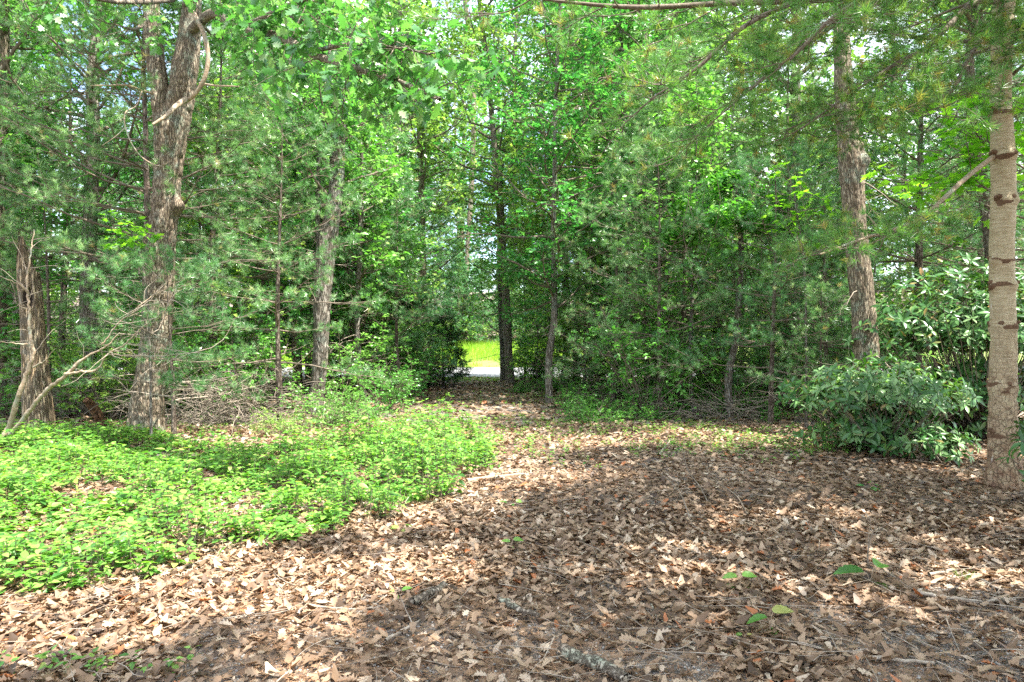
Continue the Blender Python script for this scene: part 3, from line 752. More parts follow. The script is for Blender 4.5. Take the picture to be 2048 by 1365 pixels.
s1, A1 = fork([(332, 280, 40), (322, 200, 34), (311, 120, 32), (304, 40, 29), (303, -80, 26)], 5, 3.0, (-.2, .2, 0))
s2, A2 = fork([(345, 315, 30), (355, 250, 42), (364, 180, 47), (376, 100, 44), (383, 30, 34), (390, -60, 27)], 6, 3.0, (.2, .1, 0))
reg(rootO, tk, s1, s2)
lb = MB(); fb = MB()
# the long limb that sweeps right across the top of the picture, towards the camera
def limb(pts, r0, r1):
    q = np.array([P(a, b_, Y_) for a, b_, Y_ in pts]) - foot
    p_, r_, s_ = smooth_path(q, np.linspace(r0, r1, len(q)), .12)
    tubes(lb, p_[None], r_[None], 10); return p_
Lm = [limb([(385, 60, 11.5), (420, 30, 11), (480, 60, 10), (560, 75, 9), (640, 115, 8.3), (720, 140, 7.8), (800, 165, 7.4), (880, 200, 7.1)], .085, .02),
      limb([(480, 60, 10), (560, 20, 9.2), (650, -10, 8.4), (760, -10, 7.8)], .04, .015),
      limb([(620, 105, 8.5), (700, 90, 8), (790, 95, 7.6), (860, 110, 7.2)], .03, .01),
      limb([(370, 10, 11.4), (440, -30, 10), (540, -60, 9)], .05, .02),
      limb([(345, 0, 11.4), (280, 5, 10.4), (200, 0, 9.5), (120, -20, 9)], .05, .015),
      limb([(300, 30, 11.4), (270, 60, 10.6), (230, 50, 9.9)], .04, .01)]
for Lp, nn in zip(Lm, [38, 22, 24, 14, 6, 4]):
    f = rng.uniform(.3, 1, nn); k = np.zeros(nn, int); p, t = along(np.repeat(Lp[None], nn, 0), f)
    b2 = grow(p, nrm(t * .7 + rng.normal(size=(nn, 3)) * [.8, .8, .5] + [0, 0, -.1]), rng.uniform(.35, .95, nn), 6, .18, -.02)
    tubes(lb, b2, np.full((nn, 1), .008) * np.linspace(1, .35, 6), 5)
    k = np.repeat(np.arange(nn), 5); p, t = along(b2[k], rng.uniform(.3, 1, len(k)))
    b3 = grow(p, nrm(t * .6 + rng.normal(size=(len(k), 3)) * .7), rng.uniform(.12, .4, len(k)), 4, .2, -.04)
    tubes(lb, b3, np.full((len(k), 1), .003) * np.linspace(1, .5, 4), 4)
    leaves_on(fb, b3, 4, .155, OAK, flat=.6, droop=.4)
# crown above the picture
nb = 26; kk = rng.integers(2, size=nb); st = np.array([[A1, A2][k_][rng.integers(4, len([A1, A2][k_]))] for k_ in kk]); az = rng.random(nb) * 6.28
b1 = grow(st, np.stack([np.cos(az), np.sin(az), rng.uniform(.0, .8, nb)], -1), rng.uniform(1.6, 3.6, nb), 9, .14, .03); tubes(lb, b1, np.full((nb, 1), .035) * np.linspace(1, .2, 9), 6)
k = np.repeat(np.arange(nb), 8); p, t = along(b1[k], rng.uniform(.2, 1, len(k))); b2 = grow(p, nrm(t * .6 + rng.normal(size=(len(k), 3)) * [.8, .8, .5]), rng.uniform(.5, 1.2, len(k)), 6, .2, 0); tubes(lb, b2, np.full((len(k), 1), .009) * np.linspace(1, .35, 6), 4)
k = np.repeat(np.arange(len(b2)), 6); p, t = along(b2[k], rng.uniform(.2, 1, len(k))); b3 = grow(p, nrm(t * .6 + rng.normal(size=(len(k), 3)) * .7), rng.uniform(.2, .5, len(k)), 4, .2, -.03)
leaves_on(fb, b3, 7, .14, OAKM, flat=.5)
reg(rootO, lb.build('limbs', M['lichenwood'], rootO), fb.build('foliage', M['bigoakleaf'], rootO))
db = MB()
def dead(root, pts, r0, r1, mb=db, off=None):
    q = np.array([P(a, b_, Y_) for a, b_, Y_ in pts]) - (off if off is not None else foot)
    p_, r_, s_ = smooth_path(q, np.linspace(r0, r1, len(q)), .05); mb = MB(); tubes(mb, p_[None], r_[None], 7, cap=True); reg(root, mb.build('dead_branch', M['tanlimb'], root)); return p_
dead(rootO, [(383, 20, 11.2), (408, 70, 11.1), (416, 120, 11.1), (408, 160, 11.1), (390, 190, 11.15), (370, 205, 11.3)], .04, .03)
dead(rootO, [(372, 200, 11.2), (350, 215, 10.9), (330, 235, 10.7), (306, 250, 10.6)], .05, .02)
dead(rootO, [(305, 188, 11.3), (285, 182, 11.1), (255, 172, 10.9), (215, 172, 10.7), (180, 172, 10.6)], .025, .006)
dead(rootO, [(285, 182, 11.1), (270, 215, 10.8), (252, 225, 10.6), (262, 285, 10.5), (290, 320, 10.5), (325, 332, 10.5), (338, 325, 10.5)], .012, .005)
dead(rootO, [(252, 255, 10.6), (230, 275, 10.5), (205, 292, 10.4)], .01, .004)
dead(rootO, [(400, 168, 11.4), (430, 172, 11), (478, 174, 10.7)], .022, .01)
dead(rootO, [(480, 60, 10), (500, 100, 9.9), (530, 120, 9.7), (560, 170, 9.6)], .01, .003)

# --- white pine close on the right
reseed(22)
YP = 7.5
foot, A, rr = footed([(2010, 978, 64), (2006, 900, 54), (2005, 800, 53), (2007, 700, 52), (2005, 600, 51), (2003, 500, 52), (2006, 400, 51), (2004, 300, 51), (2001, 200, 46), (2004, 100, 45), (2008, 0, 47), (2012, -150, 44)], YP, 4.5); rr = rr * .83
footP = foot
rootP = empty('white_pine', foot, 'smooth tan white pine trunk close on the right with dark whorl scars', 'tree')
b = MB()
whz = [(2003, 870), (2003, 775), (2004, 655), (2003, 575), (2004, 522), (2004, 405), (2004, 315), (2002, 232), (2003, 60)]
bur = []
for (a_, b_) in whz:
    zz = P(a_, b_, YP)[2] - foot[2] + .12
    for t_ in rng.uniform(0, 6.28, 5): bur.append((zz + rng.normal() * .012, t_, .05, .02))
trunk_mesh(b, A, rr, sides=96, step=.012, kind='plate', depth=.008, flare=.11, seed=8, freq=16, burls=bur, bands=[(P(a_, b_, YP)[2] - foot[2] + .12, .085) for a_, b_ in whz])
tk = b.build('trunk', [M['pinehero'], M['scar']], rootP)
sb = []
for (a_, b_) in whz:
    for j in range(5):
        zz = P(a_, b_, YP)[2] - foot[2]; az = rng.random() * 6.28; c0 = np.interp(zz, A[:, 2], A[:, 0]), np.interp(zz, A[:, 2], A[:, 1]); r_ = np.interp(zz, A[:, 2], rr)
        d = np.array([math.cos(az), math.sin(az), .35]); p0 = np.array([c0[0], c0[1], zz]) + d * (r_ - .02)
        L_ = rng.choice([.03, .04, .06]); q = np.stack([p0, p0 + d * L_ * .6, p0 + d * L_])[None]
        bb = MB(); tubes(bb, q, np.array([[.045, .028, .018]]) * rng.uniform(.8, 1.2), 9, cap=True); sb.append(bb.build('branch_stub', M['scar'], rootP))
lb = MB(); fb = MB()
def trunk_at(z):
    return np.array([np.interp(z, A[:, 2], A[:, 0]), np.interp(z, A[:, 2], A[:, 1]), z])
# the bare long branch drooping left at mid height and the limbs of the picture's upper right corner
def limb2(pts, r0, r1, mb=lb):
    q = np.array([P(a, b_, Y_) for a, b_, Y_ in pts]) - foot
    p_, r_, s_ = smooth_path(q, np.linspace(r0, r1, len(q)), .1); tubes(mb, p_[None], r_[None], 8); return p_
lgb = MB()
LPs = [limb2([(1990, 312, 7.5), (1940, 350, 7.2), (1890, 395, 6.9), (1840, 440, 6.6), (1780, 462, 6.3), (1715, 482, 6.1), (1640, 510, 5.9)], .028, .008, lgb),
       limb2([(2000, 5, 7.5), (1950, 5, 7.2), (1900, 50, 6.9), (1860, 90, 6.7), (1790, 130, 6.4), (1700, 190, 6.2), (1600, 260, 6.0)], .036, .008),
       limb2([(1995, 60, 7.5), (1960, 85, 7.2), (1930, 130, 7.0), (1905, 180, 6.8), (1850, 210, 6.6), (1780, 235, 6.4), (1700, 240, 6.2)], .026, .006),
       limb2([(2000, -60, 7.5), (1850, -20, 6.6), (1650, 0, 6.0), (1450, 8, 5.6), (1250, 15, 5.3), (1160, 8, 5.2), (1050, -5, 5.1)], .04, .008),
       limb2([(2000, -160, 7.5), (1850, -60, 6.9), (1700, 30, 6.4), (1600, 100, 6.2), (1500, 180, 6.0), (1430, 240, 5.9)], .034, .006),
       limb2([(2000, -200, 7.5), (1800, -90, 6.2), (1600, 0, 5.6), (1480, 60, 5.3), (1390, 140, 5.2), (1300, 200, 5.1)], .034, .006),
       limb2([(2010, -240, 7.5), (1900, -100, 5.8), (1760, -20, 5.0), (1660, 40, 4.8), (1580, 120, 4.7)], .03, .006),
       limb2([(2025, 150, 7.5), (2060, 120, 7.3), (2120, 90, 7)], .02, .01), limb2([(2025, 55, 7.5), (2070, 58, 7.3), (2150, 50, 7)], .025, .01)]
k2 = [10, 22, 18, 24, 22, 24, 20, 8, 8]
for Lp, nn in zip(LPs, k2):
    lo_ = .45 if nn == 10 else .15
    f = np.clip(lo_ + (1 - lo_) * (np.arange(nn) + rng.random(nn)) / nn, 0, .99)
    st, t = along(np.repeat(Lp[None], nn, 0), f); lat = nrm(np.cross(t, [0, 0, 1.])) * np.where(np.arange(nn) % 2, 1, -1)[:, None]
    boughs(lb, fb, st, nrm(t * .7 + lat + [0, 0, -.12]), rng.uniform(.35, 1.0, nn) * (1 if nn > 10 else .6), np.full(nn, .006), TUFT, .095, nl2=5, nl3=2, up=-.005, lo=.25)
# higher whorls (shade the ground, fill the top)
st = []; d = []; L_ = []
for z in np.arange(4.9, 9.3, .6):
    for j in range(6):
        a_ = j * 1.047 + rng.random(); st.append(trunk_at(z)); d.append([math.cos(a_), math.sin(a_), .12]); L_.append(rng.uniform(1.6, 3.2) * (1 - (z - 4.5) / 7))
boughs(lb, fb, np.array(st), np.array(d), np.array(L_), np.full(len(st), .022), TUFTM, .1, nl2=12, nl3=3)
reg(rootP, lgb.build('long_branch', M['tanlimb'], rootP))
reg(rootP, tk, *sb, lb.build('limbs', M['limb'], rootP), fb.build('foliage', M['needle_warm'], rootP))
db = MB(); q0 = LPs[0]; f = rng.uniform(.25, .95, 9); p, t = along(np.repeat(q0[None], 9, 0), f)
q = grow(p, nrm(rng.normal(size=(9, 3)) * [.4, .4, .2] + [0, 0, -.8]), rng.uniform(.2, .55, 9), 6, .2, .05); tubes(db, q, np.full((9, 1), .005) * np.linspace(1, .3, 6), 4)
reg(rootP, db.build('dead_branches', M['limb'], rootP))

# --- oak on the right, bent
reseed(23)
foot, A, rr = footed([(1738, 790, 50), (1733, 720, 46), (1726, 620, 44), (1716, 520, 42), (1708, 420, 42), (1703, 340, 44), (1695, 260, 38), (1688, 180, 34), (1684, 90, 30), (1682, 0, 28), (1680, -80, 27)], 11.2, 3.5)
rootR = decid('oak_tree', A, rr, 'grey oak with a bend and broken knob at mid height, rising behind the right rhododendron', 'tree', foot, f0=.68, nb=16, L=2.6, nl2=7, nl3=5, per=6, leaf=.13, tpl=OAKM, bark='oakbark',
              hero=dict(sides=84, step=.02, depth=.018, flare=.06, seed=11, freq=15, burls=[(4.66, 3.5, .13, .10), (4.9, 3.9, .07, .05)]), extra_dead=12)

# --- central oak by the end of the track
reseed(24)
foot, A, rr = footed([(1021, 765, 22), (1017, 700, 20), (1013, 620, 21), (1010, 540, 19), (1004, 480, 18), (997, 400, 16), (992, 330, 16), (985, 250, 14), (978, 160, 13), (965, 60, 12), (955, -20, 11)], 25.5, 4, (-.3, 0)); rr = rr * .78
decid('oak_tree', A, rr, 'slender pale oak trunk standing right at the far end of the track', 'tree', foot, f0=.30, nb=46, L=3.2, nl2=7, nl3=5, per=5, leaf=.17, tpl=DIA2, bark='lichenwood', hero=dict(sides=48, step=.05, depth=.012, flare=.05, seed=12, freq=12), extra_dead=14, l3=.6)
# --- companion stems next to it
foot, A, rr = footed([(1006, 762, 10), (1004, 700, 9), (1000, 600, 8), (1001, 520, 8), (1006, 440, 7)], 27.5, 3)
decid('young_tree', A, rr, 'thin dark stem growing just left of the oak at the end of the track', 'tree', foot, f0=.4, nb=12, L=1.6, leaf=.15, tpl=DIA2, per=5)

# --- slim oak sapling
reseed(25)
foot, A, rr = footed([(1098, 760, 15), (1100, 700, 13), (1107, 655, 13), (1108, 560, 11), (1107, 460, 10), (1109, 350, 9), (1110, 240, 8), (1114, 130, 7), (1119, 40, 6)], 17.5, 1.5)
decid('oak_sapling', A, rr, 'slim straight oak sapling right of the track with glossy lobed leaves up its stem', 'tree', foot, f0=.22, nb=60, L=2.5, nl2=6, nl3=5, per=6, leaf=.15, tpl=OAKM, hero=dict(sides=32, step=.04, depth=.006, flare=.03, seed=13), extra_dead=8, topL=.9, el=(-.05, .5))
# --- broken-topped curved tree left of centre
reseed(26)
foot, A, rr = footed([(628, 800, 30), (640, 720, 28), (645, 600, 34), (650, 520, 38), (664, 440, 32), (674, 360, 28), (676, 280, 28), (678, 215, 30), (677, 185, 28)], 15)
decid('oak_tree', A, rr, 'curved pale grey tree with a snapped top, between the big forked oak and the track', 'tree', foot, f0=.6, nb=12, L=2.2, nl2=6, nl3=5, per=5, leaf=.13, tpl=OAKM, hero=dict(sides=64, step=.03, depth=.018, flare=.05, seed=14, freq=12, jag=.3), extra_dead=10)
foot, A, rr = footed([(632, 810, 8), (640, 640, 9), (636, 400, 10), (640, 300, 9), (650, 210, 8), (655, 150, 8)], 15.6, 2)
decid('young_tree', A, rr, 'thin brown stem leaning beside the curved snapped-top tree', 'tree', foot, f0=.5, nb=14, L=1.8, nl2=5, per=5, leaf=.12)

# --- more distinct middle trees (px polyline, Y, label, maker args)
reseed(27)
mids = [
 ([(172, 840, 34), (176, 700, 32), (178, 560, 30), (180, 440, 26), (186, 300, 24), (190, 100, 20)], 14.8, 'grey tree standing directly left behind the big forked oak', 'oak_tree', .35),
 ([(-8, 850, 36), (-6, 700, 32), (-8, 500, 30), (-2, 300, 26), (4, 100, 24)], 14, 'thick grey tree cut by the left edge of the view', 'oak_tree', .45),
 ([(537, 790, 24), (535, 640, 26), (524, 560, 30), (531, 480, 34), (545, 380, 26), (562, 240, 22), (572, 130, 22), (578, 20, 18)], 19, 'dark crooked tree behind the brush pile', 'oak_tree', .4),
 ([(594, 790, 16), (598, 650, 15), (603, 500, 14), (610, 350, 13), (612, 150, 12)], 21, 'narrow dark trunk right behind the dark crooked tree', 'young_tree', .35),
 ([(1245, 760, 16), (1243, 600, 16), (1242, 460, 16), (1244, 380, 17), (1246, 250, 14), (1240, 80, 12)], 21, 'straight brown trunk with a pale patch, right of the slim oak sapling', 'oak_tree', .35),
 ([(1310, 765, 17), (1308, 620, 17), (1306, 450, 16), (1304, 330, 15), (1290, 200, 13), (1285, 60, 12)], 20, 'dark trunk in front of the far pines, left of the vine-draped tree', 'oak_tree', .35),
 ([(1152, 758, 14), (1155, 600, 13), (1160, 400, 12), (1152, 180, 16), (1160, 120, 13), (1165, 0, 12)], 26, 'dark trunk in the woods just right behind the slim oak sapling', 'oak_tree', .3),
 ([(1260, 755, 11), (1255, 600, 10), (1225, 300, 12), (1190, 180, 13), (1160, 110, 13), (1120, 60, 12), (1080, 20, 10)], 24, 'tree leaning strongly to the left high above the track end', 'oak_tree', .45),
 ([(1194, 752, 8), (1192, 650, 7), (1188, 560, 7), (1184, 400, 6)], 23, 'thin pale birch-like stem by the roadside', 'young_tree', .4),
 ([(1590, 780, 20), (1588, 600, 20), (1586, 400, 19), (1590, 250, 18), (1592, 100, 16)], 18, 'brown trunk left of the bent grey oak', 'oak_tree', .45),
 ([(925, 690, 9), (935, 500, 9), (946, 300, 10), (945, 150, 11), (938, 60, 10), (930, 0, 9)], 47.5, 'dark trunk whose bare crown shows against the sky over the track', 'oak_tree', .55),
 ([(2000, 850, 22), (1995, 700, 20), (1980, 500, 19), (1962, 350, 18), (1945, 230, 17), (1940, 100, 15)], 12.4, 'dark leaning trunk tucked just behind the tan white pine', 'oak_tree', .7),
 ([(728, 790, 12), (716, 700, 11), (718, 560, 10), (722, 420, 9)], 18, 'thin stem in the bushes left of the track', 'young_tree', .3),
 ([(858, 760, 14), (850, 640, 13), (846, 500, 12), (842, 350, 11), (835, 200, 10)], 24.5, 'shaded trunk on the left edge of the track near the road', 'oak_tree', .15),
]
for i, (pp, Y_, lab, nm, f0) in enumerate(mids):
    foot, A, rr = footed(pp, Y_, 3.0)
    big = nm == 'oak_tree'
    decid(nm, A, rr, lab, 'tree', foot, f0=f0, nb=34 if big else 18, L=3.1 if big else 1.7, nl2=7, nl3=5, per=5, leaf=.135 if Y_ < 17 else .16, tpl=OAKM if Y_ < 17 else DIA2,
          bark=['greybark', 'oakbark', 'pinebark'][i % 3], hero=dict(sides=36, step=.05, depth=.014, flare=.05, seed=30 + i), extra_dead=16, lm='oakleaf' if i % 3 else 'youngleaf')

# --- snag
reseed(28)
foot, A, rr = footed([(80, 862, 58), (76, 800, 54), (70, 720, 46), (64, 640, 43), (58, 560, 40), (52, 490, 30)], 12.0)
rootS = empty('dead_snag', foot, 'broken hollow dead trunk with a jagged top and a dark hole, far left', 'dead tree')
b = MB(); trunk_mesh(b, A, rr, sides=84, step=.02, kind='wood', depth=.04, flare=.02, seed=17, freq=17, hole=(2.42, 4.25, .20, .085), jag=.6)
reg(rootS, b.build('trunk', [M['rotwood'], M['cavity']], rootS))
HOLE = rootS
# --- crooked bare shrub in front of it
YB = 10.6
b = MB()
ft = P(8, 885, YB); ft[2] = ground_z(ft[0], ft[1]); rootB = empty('bent_shrub', ft, 'crooked smooth tan stems leaning over in front of the hollow snag', 'shrub')
b = MB()
def st_(pts, r0, r1, mb=b):
    q = np.array([P(a, b_, Y_) for a, b_, Y_ in pts]) - ft; p_, r_, s_ = smooth_path(q, np.linspace(r0 * .72, r1 * .5, len(q)), .04); r_ = r_ * (1 + .22 * (vn(s_ * 9, s_ * 0 + r0 * 90) - .5)); p_ = p_ + .006 * rng.normal(size=p_.shape); tubes(mb, p_[None], r_[None], 10, cap=True); return p_
S1 = st_([(0, 893, 10.6), (22, 845, 10.6), (38, 790, 10.5), (55, 745, 10.5), (66, 715, 10.5), (60, 660, 10.5), (58, 615, 10.5), (54, 560, 10.5), (62, 510, 10.5), (68, 460, 10.6)], .062, .012)
S2 = st_([(4, 893, 10.5), (50, 835, 10.3), (95, 780, 10.2), (135, 748, 10.1), (165, 720, 10.1), (185, 708, 10.1), (215, 692, 10), (240, 664, 10)], .055, .012)
S3 = st_([(130, 750, 10.1), (165, 744, 10.0), (190, 742, 10.0), (215, 710, 9.9), (250, 690, 9.8), (285, 655, 9.8), (330, 620, 9.8), (355, 565, 9.9)], .028, .006)
S4 = st_([(205, 690, 9.9), (235, 650, 9.9), (280, 612, 9.9), (310, 590, 10), (345, 575, 10)], .016, .005)
S5 = st_([(215, 710, 9.9), (270, 712, 9.8), (330, 712, 9.8), (400, 705, 9.8)], .014, .004)
S6 = st_([(66, 735, 10.5), (90, 722, 10.4), (108, 700, 10.3)], .02, .008)
S7 = st_([(60, 690, 10.5), (30, 688, 10.4), (0, 684, 10.3), (-40, 670, 10.2)], .018, .006)
S8 = st_([(56, 590, 10.5), (42, 572, 10.4), (15, 560, 10.3), (-30, 540, 10.3)], .014, .005)
reg(rootB, b.build('stems', M['tanlimb'], rootB))
db = MB()
for Sx, nn in ((S1, 14), (S3, 16), (S4, 12), (S5, 12), (S2, 5)):
    f = rng.uniform(.3, 1, nn); p, t = along(np.repeat(Sx[None], nn, 0), f)
    q = grow(p, nrm(t * .5 + rng.normal(size=(nn, 3)) * [.9, .6, .6]), rng.uniform(.25, .9, nn), 8, .2, .0); tubes(db, q, np.full((nn, 1), .005) * np.linspace(1, .25, 8), 4)
reg(rootB, db.build('twigs', M['deadlimb'], rootB))
# leafy shoots of a vine at its foot
def herb(name, label, loc, nst, h, leaf, tpl=OVATE, mat='cover', cat='plant', group=None, lv=5):
    root = empty(name, loc, label, cat, group); lb_ = MB(); fb_ = MB()
    az = rng.random(nst) * 6.28; q = grow(np.zeros((nst, 3)) + np.stack([np.cos(az), np.sin(az), 0 * az], -1) * .03, np.stack([np.cos(az) * .35, np.sin(az) * .35, 1 + 0 * az], -1), h * rng.uniform(.6, 1.1, nst), 6, .1, .02)
    tubes(lb_, q, np.full((nst, 1), .004) * np.linspace(1, .4, 6), 5)
    leaves_on(fb_, q, lv, leaf, tpl, flat=.3, droop=0, lo=.35)
    reg(root, lb_.build('stem', M['tanlimb'], root), fb_.build('leaves', M[mat], root)); return root

# red rotten log leaning, stump bits behind
def log(name, label, pts, r0, r1, mat, sides=20, seed=0, cat='log', on_ground=True, kind='wood', depth=.006, twigs=0, group=None):
    """pts px,py,(Y or None->ground)"""
    W = []
    for a, b_, Y_ in pts:
        if Y_ is None:
            x_, y_ = gp(a, b_); W.append([x_, y_, float(ground_z(x_, y_)) + .025])
        else: W.append(P(a, b_, Y_))
    W = np.array(W); o = W[0].copy(); root = None
    bb = MB(); rad_ = np.linspace(r0, r1, len(W)); W[:, 2] += (rad_ * .6 if on_ground else 0)
    if r0 > .02:
        nn_ = np.arange(len(W)); W = W + rng.normal(size=W.shape) * r0 * .35 * np.array([1, 1, .3])
        p_, r_, s_ = trunk_mesh(bb, W - o, rad_, sides=sides, step=.02, kind='plate', depth=r0 * .22, seed=seed, freq=9)
        for e_ in (0, -1):   # close the broken ends
            c_ = p_[e_]; d_ = nrm(p_[e_] - p_[1 if e_ == 0 else -2]); u_ = nrm(np.cross(d_, [0, .3, 1.])); v_ = np.cross(d_, u_)
            th = np.arange(sides) / sides * 6.283; ring = c_ + r_[e_] * 1.12 * (np.cos(th)[:, None] * u_ + np.sin(th)[:, None] * v_)
            bb.add(np.vstack([ring, c_ + d_ * r_[e_] * .25]), [[j, (j + 1) % sides, sides] for j in range(sides)])
    else:
        p_, r_, s_ = smooth_path(W - o, rad_, .04); p_ = p_ + rng.normal(size=p_.shape) * r0 * .25; tubes(bb, p_[None], r_[None], 8, cap=True)
    if twigs:
        p, t = along(np.repeat(p_[None], twigs, 0), rng.uniform(.2, .95, twigs))
        q = grow(p, nrm(t + rng.normal(size=(twigs, 3)) * [.8, .8, .25] + [0, 0, .1]), rng.uniform(.1, .35, twigs), 5, .15, 0); tubes(bb, q, np.full((twigs, 1), max(.003, r1 * .6)) * np.linspace(1, .4, 5), 5)
    ob = bb.build(name, M[mat]); ob.location = o; return tag(ob, label, cat, group)
reseed(29)
log('broken_log', 'reddish rotten log leaning up behind the ground cover, left of the big oak', [(222, 862, 12.6), (205, 845, 12.5), (190, 822, 12.4), (175, 800, 12.2)], .07, .045, 'redrot', 24, 3, on_ground=False)
log('broken_branch', 'short grey log with pale green lichen lying in the centre foreground', [(828, 1213, None), (860, 1200, None), (888, 1180, None)], .022, .019, 'lichenwood', 18, 4)
log('broken_branch', 'dark lichen-covered branch piece right of the short grey lichen log', [(998, 1205, None), (1022, 1222, None), (1052, 1235, None), (1080, 1240, None)], .020, .014, 'lichenwood', 18, 5)
log('broken_branch', 'stout peeling branch at the bottom edge of the view, right of centre', [(1120, 1318, None), (1160, 1338, None), (1200, 1356, None), (1250, 1385, None)], .026, .017, 'lichenwood', 20, 6)
log('fallen_branch', 'fallen branch at the tip of the green ground cover', [(935, 968, None), (985, 960, None), (1045, 952, None)], .021, .012, 'tanlimb', 14, 7)
log('fallen_stick', 'thin forked stick left of the centre foreground with a raised tip', [(595, 1238, None), (618, 1222, None), (680, 1228, None), (745, 1225, None)], .010, .005, 'deadlimb', twigs=4)
log('fallen_stick', 'smooth diagonal stick near the bottom centre', [(770, 1296, None), (800, 1278, None), (845, 1248, None)], .010, .007, 'deadlimb', twigs=2)
log('fallen_stick', 'slender upright twig bent over the dark litter near the bottom centre right', [(1300, 1208, None), (1312, 1245, None), (1330, 1285, None)], .008, .005, 'lichenwood', twigs=3)
log('fallen_branch', 'long branching stick lying at the lower right near the big leaves', [(1830, 1203, None), (1880, 1215, None), (1940, 1220, None), (2040, 1215, None)], .014, .007, 'deadlimb', twigs=5)
log('fallen_branch', 'pale branch at the far right with a tuft of grass beside it', [(1858, 1167, None), (1920, 1157, None), (1960, 1175, None), (2010, 1200, None)], .011, .006, 'deadlimb', twigs=4)
log('fallen_stick', 'pale straight stick at the bottom right corner', [(1742, 1334, None), (1800, 1340, None), (1870, 1346, None)], .011, .008, 'deadlimb')
log('fallen_stick', 'bare twigs at the edge of the ground cover, lower left', [(188, 1178, None), (212, 1190, None), (232, 1205, None)], .010, .005, 'deadlimb', twigs=9)
log('fallen_stick', 'thin curved stick at the far lower left', [(100, 1290, None), (122, 1305, None), (132, 1335, None)], .008, .005, 'deadlimb', twigs=2)
log('fallen_branch', 'pale stick half buried below the seedlings right of the track', [(1318, 918, None), (1330, 905, None), (1342, 888, None)], .018, .01, 'deadlimb')
for (pp_, lab) in [(([(1380, 1040, 5.9), (1362, 990, 6.3), (1330, 955, 6.8), (1285, 930, 7.4)]), 'leftmost of the thin leaning twigs on the track'),
                   (([(1415, 1005, 6.6), (1400, 975, 7), (1378, 945, 7.3), (1365, 900, 7.7)]), 'middle one of the thin leaning twigs on the track'),
                   (([(1495, 1030, 6.1), (1470, 990, 6.6), (1435, 965, 7), (1405, 925, 7.4)]), 'rightmost of the thin leaning twigs on the track')]:
    log('leaning_twig', lab, pp_, .007, .003, 'limb', on_ground=False, cat='twig', twigs=4)
log('upright_twig', 'bare dark twig standing behind the large leaved seedling', [(1740, 1150, 4.65), (1735, 1112, 4.65), (1742, 1075, 4.65), (1752, 1052, 4.65)], .007, .003, 'limb', on_ground=False, cat='twig', twigs=3)

# seedlings
def seedling(label, px, py, leaves, mat='vineleaf'):
    x_, y_ = gp(px, py); z_ = float(ground_z(x_, y_)); root = empty('seedling', (x_, y_, z_), label, 'seedling'); lb_ = MB(); fb_ = MB()
    for (dx, dz, az, s) in leaves:
        tip = np.array([dx, rng.normal() * .02, dz]); q = np.stack([[0, 0, 0], tip * [.4, .4, .8], tip])[None]; tubes(lb_, q, np.array([[.003, .0025, .002]]), 5)
        ax = np.array([[math.cos(az), math.sin(az), .12 + rng.normal() * .15]]); scatter(fb_, WIDE, frame(ax, np.array([[rng.normal() * .3, -.3 + rng.normal() * .2, .9]]), np.array([s * .92])), tip[None], 0)
    reg(root, lb_.build('stem', M['tanlimb'], root), fb_.build('leaves', M[mat], root))
WIDE = leaf_tpl([0, .05, .15, .22, .35, .42, .55, .62, .75, .81, .92, 1], [.01, .14, .24, .25, .32, .29, .30, .25, .22, .17, .08, .005], [0, -.03, 0, -.02, .02, -.02, .02, -.02, .02, -.02, 0, 0], .28, -.32)
seedling('seedling with three large round-toothed pale green leaves, lower right', 1740, 1178, [(-.04, .08, 3.1, .20), (.03, .12, .8, .18), (.02, .02, -1.2, .13)], 'cover')
seedling('small seedling with two pairs of smooth oval leaves, right of centre', 1480, 1182, [(-.02, .09, 3.3, .10), (.02, .09, -.2, .10), (-.04, .02, -2.6, .08), (.03, .01, -.6, .08)], 'cover')
seedling('seedling with broad leaves near the bottom, right of centre', 1540, 1278, [(-.02, .10, 3.1, .12), (.02, .12, .1, .13), (0, .02, -1.4, .12)], 'cover')
seedling('tiny green seedling left of the broad-leaved seedling at the bottom', 1487, 1288, [(-.01, .03, 2.5, .06), (.02, .03, -.5, .06)], 'cover')
seedling('small pale seedling on the open litter in the centre', 1022, 1092, [(-.01, .06, 2.8, .08), (.02, .07, .2, .09), (.0, .03, -1.4, .06)], 'cover')
seedling('tiny sprig in the litter just left of the short lichen log', 795, 1190, [(-.02, .03, 2.9, .07), (.03, .04, .1, .07), (0, .02, -1.3, .05)], 'cover')
seedling('pale sprig on the sunny litter below the ground cover tip', 805, 1060, [(-.03, .05, 3, .09), (.02, .06, .4, .08), (.0, .03, -1.2, .06)], 'cover')
seedling('small leafy sprout just below the right rhododendron', 1738, 985, [(-.06, .06, 3, .09), (.06, .07, .2, .09), (.0, .1, 1.2, .08), (0, .04, -1.4, .09), (.05, .02, -.7, .08)], 'vineleaf')
seedling('sprout of dark leaves on the open floor in the middle', 1022, 1010, [(-.04, .05, 3, .09), (.05, .06, .3, .08), (.0, .03, -1.2, .07)], 'vineleaf')

# small grass tuft
x_, y_ = gp(1925, 1170); LB = MB(); n = 26; az = rng.random(n) * 6.28
q = grow(np.stack([np.cos(az) * .015, np.sin(az) * .015, 0 * az], -1), np.stack([np.cos(az) * .4, np.sin(az) * .4, 1 + 0 * az], -1), rng.uniform(.06, .12, n), 4, .1, -.05); tubes(LB, q, np.full((n, 1), .0014) * np.linspace(1, .2, 4), 3)
o = LB.build('grass_tuft', M['grass']); o.location = (x_, y_, float(ground_z(x_, y_))); tag(o, 'little tuft of bright grass by the pale branch at the right', 'grass tuft')

